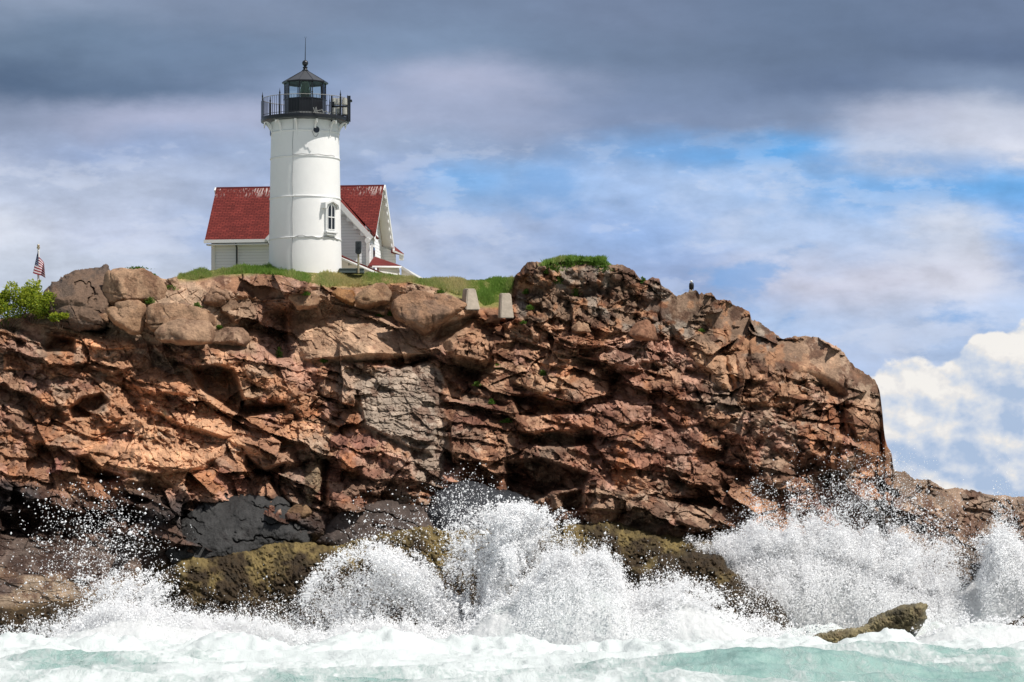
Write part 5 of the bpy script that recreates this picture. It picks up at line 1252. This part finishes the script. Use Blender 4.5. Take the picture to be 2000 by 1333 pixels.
# a darker green wave face, lower right
crest = np.exp(-((SY-(118+(pxs-1500)*.004))/3.2)**2)*np.exp(-((pxs-1480)/330)**2)
SZ = SZ+crest*.95+np.exp(-((SY-131)/4)**2)*np.exp(-((pxs-1750)/300)**2)*.5+np.exp(-((SY-133)/4)**2)*np.exp(-((pxs-230)/200)**2)*.75
foamA = .50+.35*ss(SY, 118, 152)-.38*crest*(1+.8*fb(SX, SY*.4, 2.5, 520, 4))-.35*np.exp(-((SY-112)/8)**2)*ss(pxs, 1250, 1500)-.45*np.exp(-((SY-136)/6)**2)*ss(pxs, 1450, 1650)
foamA = foamA-.42*np.exp(-((SY-131)/9)**2)*np.exp(-((pxs-180)/170)**2)-.30*np.exp(-((SY-140)/5)**2)*np.exp(-((pxs-385)/50)**2)-.30*np.exp(-((SY-147)/5)**2)*np.exp(-((pxs-930)/140)**2)-.25*np.exp(-((SY-112)/5)**2)*np.exp(-((pxs-700)/250)**2)
sea = npmesh('sea', np.stack([SX, SY, SZ], -1).reshape(-1, 3), grid_faces(*SX.shape)[:, ::-1], M_SEA, smooth=True, wet=foamA.ravel()); tag(sea, kind='structure')
oc = MB(); Rr_ = 9000
pl = [(-Rr_, -200), (Rr_, -200), (Rr_, Rr_), (-Rr_, Rr_)]
oc.poly([Vector((x, y, -.9)) for x, y in pl]); tag(oc.build('ocean', M_SEA), kind='structure')

def foam_mat(name='foam'):
    m = bpy.data.materials.new(name); m.use_nodes = True; g = NT(m.node_tree); b = g.n['Principled BSDF']
    pos = g.node('ShaderNodeNewGeometry').outputs['Position']
    n1, _ = g.noise(pos, .5, 6, .6); n2, _ = g.noise(pos, 3.0, 8, .7, .6)
    c = g.mix(g.step(n1, .5, .75), (.93, .94, .945), (.84, .90, .89))
    g.put(b.inputs['Base Color'], c); b.inputs['Roughness'].default_value = .9; b.inputs['Specular IOR Level'].default_value = .1
    b.inputs['Subsurface Weight'].default_value = .0
    tr = g.node('ShaderNodeBsdfTranslucent'); g.put(tr.inputs[0], c); mx = g.node('ShaderNodeMixShader'); mx.inputs[0].default_value = .4
    bn = g.node('ShaderNodeBump'); bn.inputs['Strength'].default_value = .6; bn.inputs['Distance'].default_value = .3
    g.put(bn.inputs['Height'], n2); g.l.new(bn.outputs[0], b.inputs['Normal'])
    g.l.new(b.outputs[0], mx.inputs[1]); g.l.new(tr.outputs[0], mx.inputs[2]); g.l.new(mx.outputs[0], g.n['Material Output'].inputs[0])
    return m
M_FOAM = foam_mat()
def mound(name, prof, Y, depth, seed, lump=.22, base=1300):
    """breaking water: a long bank of foam whose crest follows the traced height, solid front to back"""
    p = np.array(prof, float); n = int((p[-1, 0]-p[0, 0])/1.6); pxv = np.linspace(p[0, 0], p[-1, 0], n)
    # smooth monotone-ish crest
    cr = np.interp(pxv, p[:, 0], p[:, 1]); kk = np.hanning(19); kk /= kk.sum(); cr = np.convolve(np.pad(cr, 9, 'edge'), kk, 'valid')
    zt = CH+(HZ-cr)/FPX*Y; m_ = 90; t = np.linspace(0, 1, m_)[:, None]
    ang = t*math.pi; hh = zt[None]+.6
    front = np.where(ang < math.pi/2, 2.6, 1.0)
    dv = (1+.35*fb(pxv/34.8, pxv*0, 9.0, seed+20, 2))[None]
    Yv = Y-np.cos(ang)*depth*front*dv*np.minimum(1, .5+hh/3); Zv = -.6+np.sin(ang)**np.where(ang < math.pi/2, 1.25, .8)*hh
    Xv = (pxv[None]-1000)/FPX*Y+0*Zv
    P_ = P3(Xv, Yv, Zv); amp = np.minimum(1, .25+hh/2.5)*lump
    d1 = fbm(P_/1.5, seed, 5, .6); d2 = fbm(P_/.35, seed+5, 4, .65); d3 = fbm(P_/1.3+9, seed+9, 5, .6)
    s_ = np.sin(ang)
    Zv = Zv+amp*(d1*1.2+d2*.35)*s_; Yv = Yv-amp*d3*1.2; Xv = Xv+amp*(fbm(P_/1.0+5, seed+7, 5, .6)*.35)
    o = npmesh(name, np.stack([Xv, Yv, Zv], -1).reshape(-1, 3), grid_faces(m_, n), M_FOAM, smooth=True); return tag(o, kind='stuff')
CR_A = [(-160,1290),(0,1275),(60,1272),(110,1240),(170,1222),(240,1205),(290,1196),(340,1212),(420,1222),(500,1232),(560,1256),(640,1262),(700,1248),(760,1232),(830,1240),(880,1250),(920,1222),(960,1180),(1010,1165),(1050,1135),(1080,1112),(1120,1102),(1175,1106),(1205,1140),(1235,1182),(1285,1184),(1320,1166),(1350,1170),(1390,1188),(1440,1218),(1500,1243),(1560,1256),(1640,1270),(1750,1275)]
fa = mound('surf', CR_A, 164.5, 2.2, 601); fa['label'] = 'white surf breaking along the foot of the rocks'
CR_B = [(1360,1210),(1395,1125),(1430,1098),(1480,1085),(1540,1078),(1600,1084),(1660,1100),(1710,1120),(1760,1142),(1820,1160),(1880,1158),(1925,1120),(1950,1075),(1975,1085),(2010,1125),(2100,1150),(2200,1160)]
fb_ = mound('surf', CR_B, 173.2, 1.8, 621, lump=.25); fb_['label'] = 'high white burst of surf behind the jagged reef on the right'
CR_C = [(1560,1285),(1640,1276),(1720,1266),(1790,1244),(1850,1220),(1920,1218),(2000,1222),(2100,1225),(2200,1230)]
fc = mound('surf', CR_C, 162.5, 1.6, 641, lump=.16); fc['label'] = 'low white surf in front of the jagged reef'

# droplets: every one a tiny eight faced bead, all in one mass
OCT_V = np.array([(1, 0, 0), (-1, 0, 0), (0, 1, 0), (0, -1, 0), (0, 0, 1), (0, 0, -1)], float)
OCT_F = np.array([(0, 2, 4), (2, 1, 4), (1, 3, 4), (3, 0, 4), (2, 0, 5), (1, 2, 5), (3, 1, 5), (0, 3, 5)])
def stroke(pts, w, n, Y=166., fil=.5, spread=1.0, size=.030, big=.10):
    """points scattered round a path: pts [(px,py)], w half widths in px"""
    p = np.array(pts, float); w = np.interp(np.linspace(0, 1, len(p)), np.linspace(0, 1, len(np.atleast_1d(w))), np.atleast_1d(w))
    seg = np.hypot(*np.diff(p, axis=0).T); cum = np.r_[0, np.cumsum(seg)]
    out = []; tot = 0
    while tot < n:
        t = RN.rand(n)*cum[-1]; x = np.interp(t, cum, p[:, 0]); y = np.interp(t, cum, p[:, 1]); ww = np.interp(t, cum, w)
        r_ = RN.normal(size=(n, 2))*ww[:, None]*.66
        x = x+r_[:, 0]; y = y+r_[:, 1]
        f1 = fb(x/34.8, y/34.8, 1.0, 701, 5, .65, ridged=True); f2 = fb(x/34.8, y/34.8, .25, 705, 3, .6, ridged=True)
        keep = RN.rand(n) < np.clip(.5+fil*(f1*1.6+f2*1.1), .03, 1)
        q = np.stack([x, y], 1)[keep]; out.append(q); tot += len(q)
    q = np.concatenate(out)[:n]; Yq = Y+RN.normal(size=n)*spread
    s_ = .74*size*np.exp(RN.normal(size=n)*.42); b_ = RN.rand(n) < big; s_[b_] *= 1.9
    return np.stack([(q[:, 0]-1000)/FPX*Y, Yq, CH+(HZ-q[:, 1])/FPX*Y], 1), s_
ST = []
def sp(*a, **k): ST.append(stroke(*a, **k))
def jets(ox, oy, w, hgt, ang, fan, n, per, Y=166., size=.026, curl=.8, spread=.8, thick=2.2, start=.0, pw=1.0):
    """ballistic strings of water: n thrown from a base ox +- w, rising about hgt px, leaning ang degrees from vertical"""
    X_, Y_, Z_, Sz = [], [], [], []
    for i in range(n):
        bx = ox+RN.normal()*w; by = oy+RN.uniform(-8, 14); th = R(ang+RN.normal()*fan); v = hgt*min(1.18, np.exp(RN.normal()*.22))*(1-.25*abs(RN.normal())*abs(th-R(ang)))
        m = int(per*(.5+RN.rand())); s_ = start+(1-start)*RN.rand(m)**pw*(1.0+curl*.35)
        nb = RN.randint(2, 6); cen = RN.rand(nb)*1.2; pull = RN.rand(m) < .55; cc = cen[RN.randint(0, nb, m)]; s_ = np.where(pull, cc+RN.normal(size=m)*.05, s_); s_ = np.abs(s_)
        up = v*(2*s_-s_**2); sd = math.sin(th)*v*1.25*s_
        wob = 3.0*np.sin(s_*9+RN.rand()*6)*s_; jit = thick*(.4+1.6*s_)
        X_.append(bx+sd+wob+RN.normal(size=m)*jit); Z_.append(by-up*math.cos(th)+RN.normal(size=m)*jit*1.1)
        Y_.append(Y+RN.normal()*spread+RN.normal(size=m)*.15); Sz.append(.74*size*np.exp(RN.normal(size=m)*.4)*np.where(RN.rand(m) < .08, 1.9, 1))
    px, py, yy, sz = map(np.concatenate, (X_, Z_, Y_, Sz))
    ST.append((np.stack([(px-1000)/FPX*Y, yy, CH+(HZ-py)/FPX*Y], 1), sz))
# tallest jet: dense leaning column, torn lacy crown
jets(952, 1230, 9, 205, 10, 3.2, 130, 330, size=.031, thick=3.0, pw=.9)
jets(968, 1200, 12, 165, 9, 5, 70, 220, size=.029)
jets(1035, 1180, 18, 130, 8, 9, 26, 150, size=.027)
jets(995, 1062, 20, 62, -14, 26, 50, 60, size=.034, thick=1.6, start=.3)
jets(1025, 1050, 16, 50, 22, 22, 36, 60, size=.034, thick=1.6, start=.3)
jets(925, 1240, 18, 160, -4, 8, 50, 110, size=.025)
jets(905, 1260, 14, 90, -14, 22, 40, 110, size=.034, thick=1.8)
for ox_, h_, a_ in ((1440, 46, -18), (1490, 66, -10), (1535, 50, -4), (1585, 74, 2), (1625, 56, 6), (1680, 62, 12), (1730, 46, 16)): jets(ox_, 1102, 7, h_, a_, 4, 22, 200, Y=171.6, size=.027, thick=2.2, spread=.3)
for ox_, h_, a_ in ((1085, 42, -6), (1130, 38, 6), (1180, 30, 16), (1010, 60, -12), (1330, 30, 5)): jets(ox_, 1135 if ox_ < 1300 else 1165, 6, h_, a_, 7, 18, 120, Y=162.8, size=.026, thick=2, spread=.3)
jets(985, 1045, 20, 58, -6, 30, 40, 55, size=.03, thick=1.3, start=.2); jets(1040, 1080, 18, 75, 14, 16, 34, 60, size=.028, thick=1.4); jets(935, 1120, 12, 95, -16, 10, 34, 60, size=.027, thick=1.4)
# arching sheet thrown to the left
sp([(895,1262),(865,1190),(825,1138),(775,1100),(722,1074)], [16,20,20,20,18], 13000, size=.031, fil=1.0)
sp([(880,1250),(840,1180),(790,1130),(740,1100)], [24,26,28,22], 7000, size=.026, fil=.9)
sp([(722,1074),(690,1082),(655,1098),(625,1122),(603,1150),(600,1172)], [15,16,15,12,9,8], 2600, size=.03, fil=1.1)
jets(860, 1240, 26, 150, -32, 8, 110, 130, size=.026)
jets(700, 1250, 40, 110, -12, 16, 90, 90, size=.022)
jets(640, 1250, 40, 80, -20, 20, 60, 60, size=.022)
jets(570, 1262, 60, 40, -5, 30, 70, 50, size=.022)
sp([(620,1210),(680,1190),(760,1190)], [40,50,40], 5500, size=.020, fil=.5)
sp([(700,1060),(760,1040),(830,1030)], [50,50,50], 800, size=.024)
sp([(880,1140),(900,1080),(930,1020)], [34,34,34], 2200, size=.024, fil=.6)
# crest of the front bank
for (x0, y0), (x1, y1) in zip(CR_A[3:-3], CR_A[4:-2]):
    L_ = abs(x1-x0); jets((x0+x1)/2, (y0+y1)/2+8, L_*.4, 22, 4, 30, int(L_*.9), 26, Y=163.4, size=.026, thick=1.3, spread=.6)
    sp([(x0, y0+6), (x1, y1+6)], 7, int(L_*16), Y=162.6, spread=.5, size=.028)
# left fans
jets(215, 1235, 26, 100, 12, 17, 90, 75, size=.029); jets(285, 1205, 12, 75, 4, 15, 45, 75, size=.031); jets(120, 1262, 40, 60, 5, 26, 60, 50, size=.027)
jets(40, 1275, 40, 50, 8, 25, 50, 40, size=.026); jets(180, 1235, 40, 190, 4, 18, 50, 30, size=.024, start=.35)
sp([(60,1150),(120,1130),(220,1070)], [60,66,70], 1000, size=.024); sp([(120,1080),(200,1040),(290,1060)], [70,60,60], 900, size=.027); sp([(60,1010),(150,1000),(240,1000)], [50,45,45], 380, size=.028)
# broad misty burst on the right
jets(1510, 1110, 46, 62, -18, 18, 150, 110, Y=172.5, size=.027); jets(1590, 1115, 60, 62, 2, 20, 230, 120, Y=172.5, size=.026); jets(1700, 1135, 50, 66, 18, 18, 150, 90, Y=171, size=.024)
jets(1620, 1110, 70, 145, 6, 16, 130, 42, Y=171.5, size=.021, start=.2); jets(1780, 1150, 50, 85, 14, 18, 90, 80, Y=171.5, size=.022)
sp([(1740,1080),(1820,1080),(1880,1100)], [60,56,50], 6500, Y=172, size=.021, fil=.8); sp([(1620,970),(1700,960),(1790,1010)], [50,56,60], 3600, Y=172, size=.019, fil=.9)
sp([(1690,900),(1740,905),(1820,925)], [36,34,36], 380, Y=173, size=.018)
jets(1430, 1115, 18, 50, -10, 18, 60, 70, Y=172, size=.026); jets(1520, 1190, 30, 50, 5, 30, 60, 60, Y=168.6, size=.026)
jets(1945, 1135, 10, 78, 2, 7, 70, 130, Y=170, size=.03); jets(1990, 1140, 24, 60, 8, 14, 60, 80, Y=170, size=.025)
def veil(prof, x0, x1, n, up, dn, Y, size=.03, fil=.5, dfun=None):
    """torn veil of drops hanging round a crest: thins out upward, thickens below"""
    p = np.array(prof, float); out = []; tot = 0
    while tot < n:
        x = RN.uniform(x0, x1, n); c = np.interp(x, p[:, 0], p[:, 1]); q = RN.rand(n) < .4
        rag = 34*fb(x/34.8, x*0, 1.3, 711, 5, .65)+16*fb(x/34.8, x*0, .3, 712, 3)+12
        y = c-rag*.8+np.where(q, -RN.exponential(up, n)*(1+.8*fb(x/34.8, x*0+4, .8, 713, 3)), RN.exponential(dn, n))
        f1 = fb(x/34.8, y/34.8, .9, 721, 5, .65, ridged=True); f2 = fb(x/34.8, y/34.8, .22, 725, 3, .6, ridged=True)
        tp = ss(x, x0, x0+(x1-x0)*.16)*ss(x, x1, x1-(x1-x0)*.12)
        keep = RN.rand(n) < np.clip(.5+fil*(f1*1.6+f2*1.1), .03, 1)*tp; out.append(np.stack([x, y], 1)[keep]); tot += keep.sum()
    q = np.concatenate(out)[:n]; sz = .74*size*np.exp(RN.normal(size=n)*.42)
    dd_ = np.maximum(0, q[:, 1]-np.interp(q[:, 0], p[:, 0], p[:, 1]))/36.
    ST.append((np.stack([(q[:, 0]-1000)/FPX*Y, Y-dd_*1.5+RN.normal(size=n)*.5, CH+(HZ-q[:, 1])/FPX*Y], 1), sz))
veil(CR_B, 1395, 1900, 46000, 15, 36, 170.9, size=.029); veil(CR_B, 1400, 1900, 10000, 38, 20, 171.2, size=.022, fil=.8)
veil(CR_B, 1900, 2050, 11000, 14, 26, 169.8, size=.03)
veil(CR_A, 1010, 1330, 24000, 10, 26, 162.6, size=.029); veil(CR_A, 60, 990, 16000, 9, 14, 162.8, size=.028); veil(CR_A, 1330, 1560, 4500, 6, 14, 162.6, size=.026)
for (x0, y0), (x1, y1) in zip(CR_C[:-2], CR_C[1:-1]):
    L_ = abs(x1-x0); jets((x0+x1)/2, (y0+y1)/2+4, L_*.4, 14, 4, 35, int(L_*.5), 18, Y=161.4, size=.024, thick=1.2, spread=.4)
sp([(1330,1140),(1400,1160),(1470,1200),(1530,1235)], [16,18,18,14], 2800, Y=167, size=.03); sp([(900,1010),(860,990),(900,960),(950,960)], [34,34,34,30], 900, size=.024)
# fine mist: the same plumes again as far smaller beads
N0 = len(ST)
def mist(f, *a, **k):
    n = len(ST); f(*a, **k); MS.extend(ST[n:]); del ST[n:]
MS = []
mist(veil, CR_B, 1385, 1900, 110000, 17, 44, 170.6, size=.018, fil=.35); mist(veil, CR_B, 1900, 2060, 34000, 20, 30, 170, size=.018, fil=.3)
mist(veil, CR_A, 990, 1340, 60000, 11, 28, 162.2, size=.018, fil=.35); mist(veil, CR_A, 60, 900, 50000, 12, 16, 162.4, size=.018, fil=.4)
mist(jets, 955, 1225, 9, 165, 10, 3.5, 160, 330, size=.017, thick=2.6); mist(jets, 1600, 1118, 80, 70, 4, 22, 200, 260, Y=172.4, size=.017, thick=3.5)
mist(stroke, [(890,1255),(855,1185),(810,1135),(760,1105),(710,1085)], [20,22,24,22,18], 24000, size=.017, fil=.6)
mist(stroke, [(620,1215),(680,1180),(760,1180),(840,1210)], [46,54,54,40], 22000, size=.016, fil=.5)
mist(stroke, [(215,1230),(250,1170),(280,1130)], [30,34,30], 16000, size=.017, fil=.7); mist(stroke, [(1640,1010),(1740,1030),(1840,1090)], [60,66,60], 30000, Y=172, size=.016, fil=.8)
mist(stroke, [(1440,1120),(1500,1165),(1545,1210)], [18,20,18], 12000, Y=167.6, size=.017, fil=.7)
MP = np.concatenate([a for a, _ in MS]); MSz = np.concatenate([b for _, b in MS]); MP_k = MP[:, 2] > -.2; MP, MSz = MP[MP_k], MSz[MP_k]; nM = len(MP)
TV = np.array([(1, 1, 1), (1, -1, -1), (-1, 1, -1), (-1, -1, 1)], float)*.8; TF = np.array([(0, 1, 2), (0, 3, 1), (0, 2, 3), (1, 3, 2)])
sg_ = np.where(RN.rand(nM, 1, 3) < .5, -1, 1)*(.7+.6*RN.rand(nM, 1, 3))
CP = np.concatenate([a for a, _ in ST]); CS = np.concatenate([b for _, b in ST])
keep = CP[:, 2] > -.2; CP, CS = CP[keep], CS[keep]; nD = len(CP)
rot_ = RN.normal(size=(nD, 3, 3)); 
st3 = (.7+.6*RN.rand(nD, 1, 3))
DV = CP[:, None, :]+OCT_V[None]*CS[:, None, None]*st3
DF = (np.arange(nD)[:, None, None]*6+OCT_F[None]).reshape(-1, 3)
M_DROP = bpy.data.materials.new('spray'); M_DROP.use_nodes = True; g = NT(M_DROP.node_tree)
b = g.n['Principled BSDF']; b.inputs['Base Color'].default_value = (.985, .985, .99, 1); b.inputs['Roughness'].default_value = .5
tr = g.node('ShaderNodeBsdfTranslucent'); tr.inputs[0].default_value = (.97, .98, .99, 1); mx = g.node('ShaderNodeMixShader'); mx.inputs[0].default_value = .18
g.l.new(b.outputs[0], mx.inputs[1]); g.l.new(tr.outputs[0], mx.inputs[2]); g.l.new(mx.outputs[0], g.n['Material Output'].inputs[0])

tag(npmesh('sea_spray', DV.reshape(-1, 3), DF, M_DROP), 'white spray of water droplets thrown up by the breaking waves', kind='stuff')
tag(npmesh('sea_mist', (MP[:, None, :]+TV[None]*MSz[:, None, None]*sg_).reshape(-1, 3), (np.arange(nM)[:, None, None]*4+TF[None]).reshape(-1, 3), M_DROP), 'fine white mist hanging in the breaking waves', kind='stuff')
print('droplets', nD, nM)
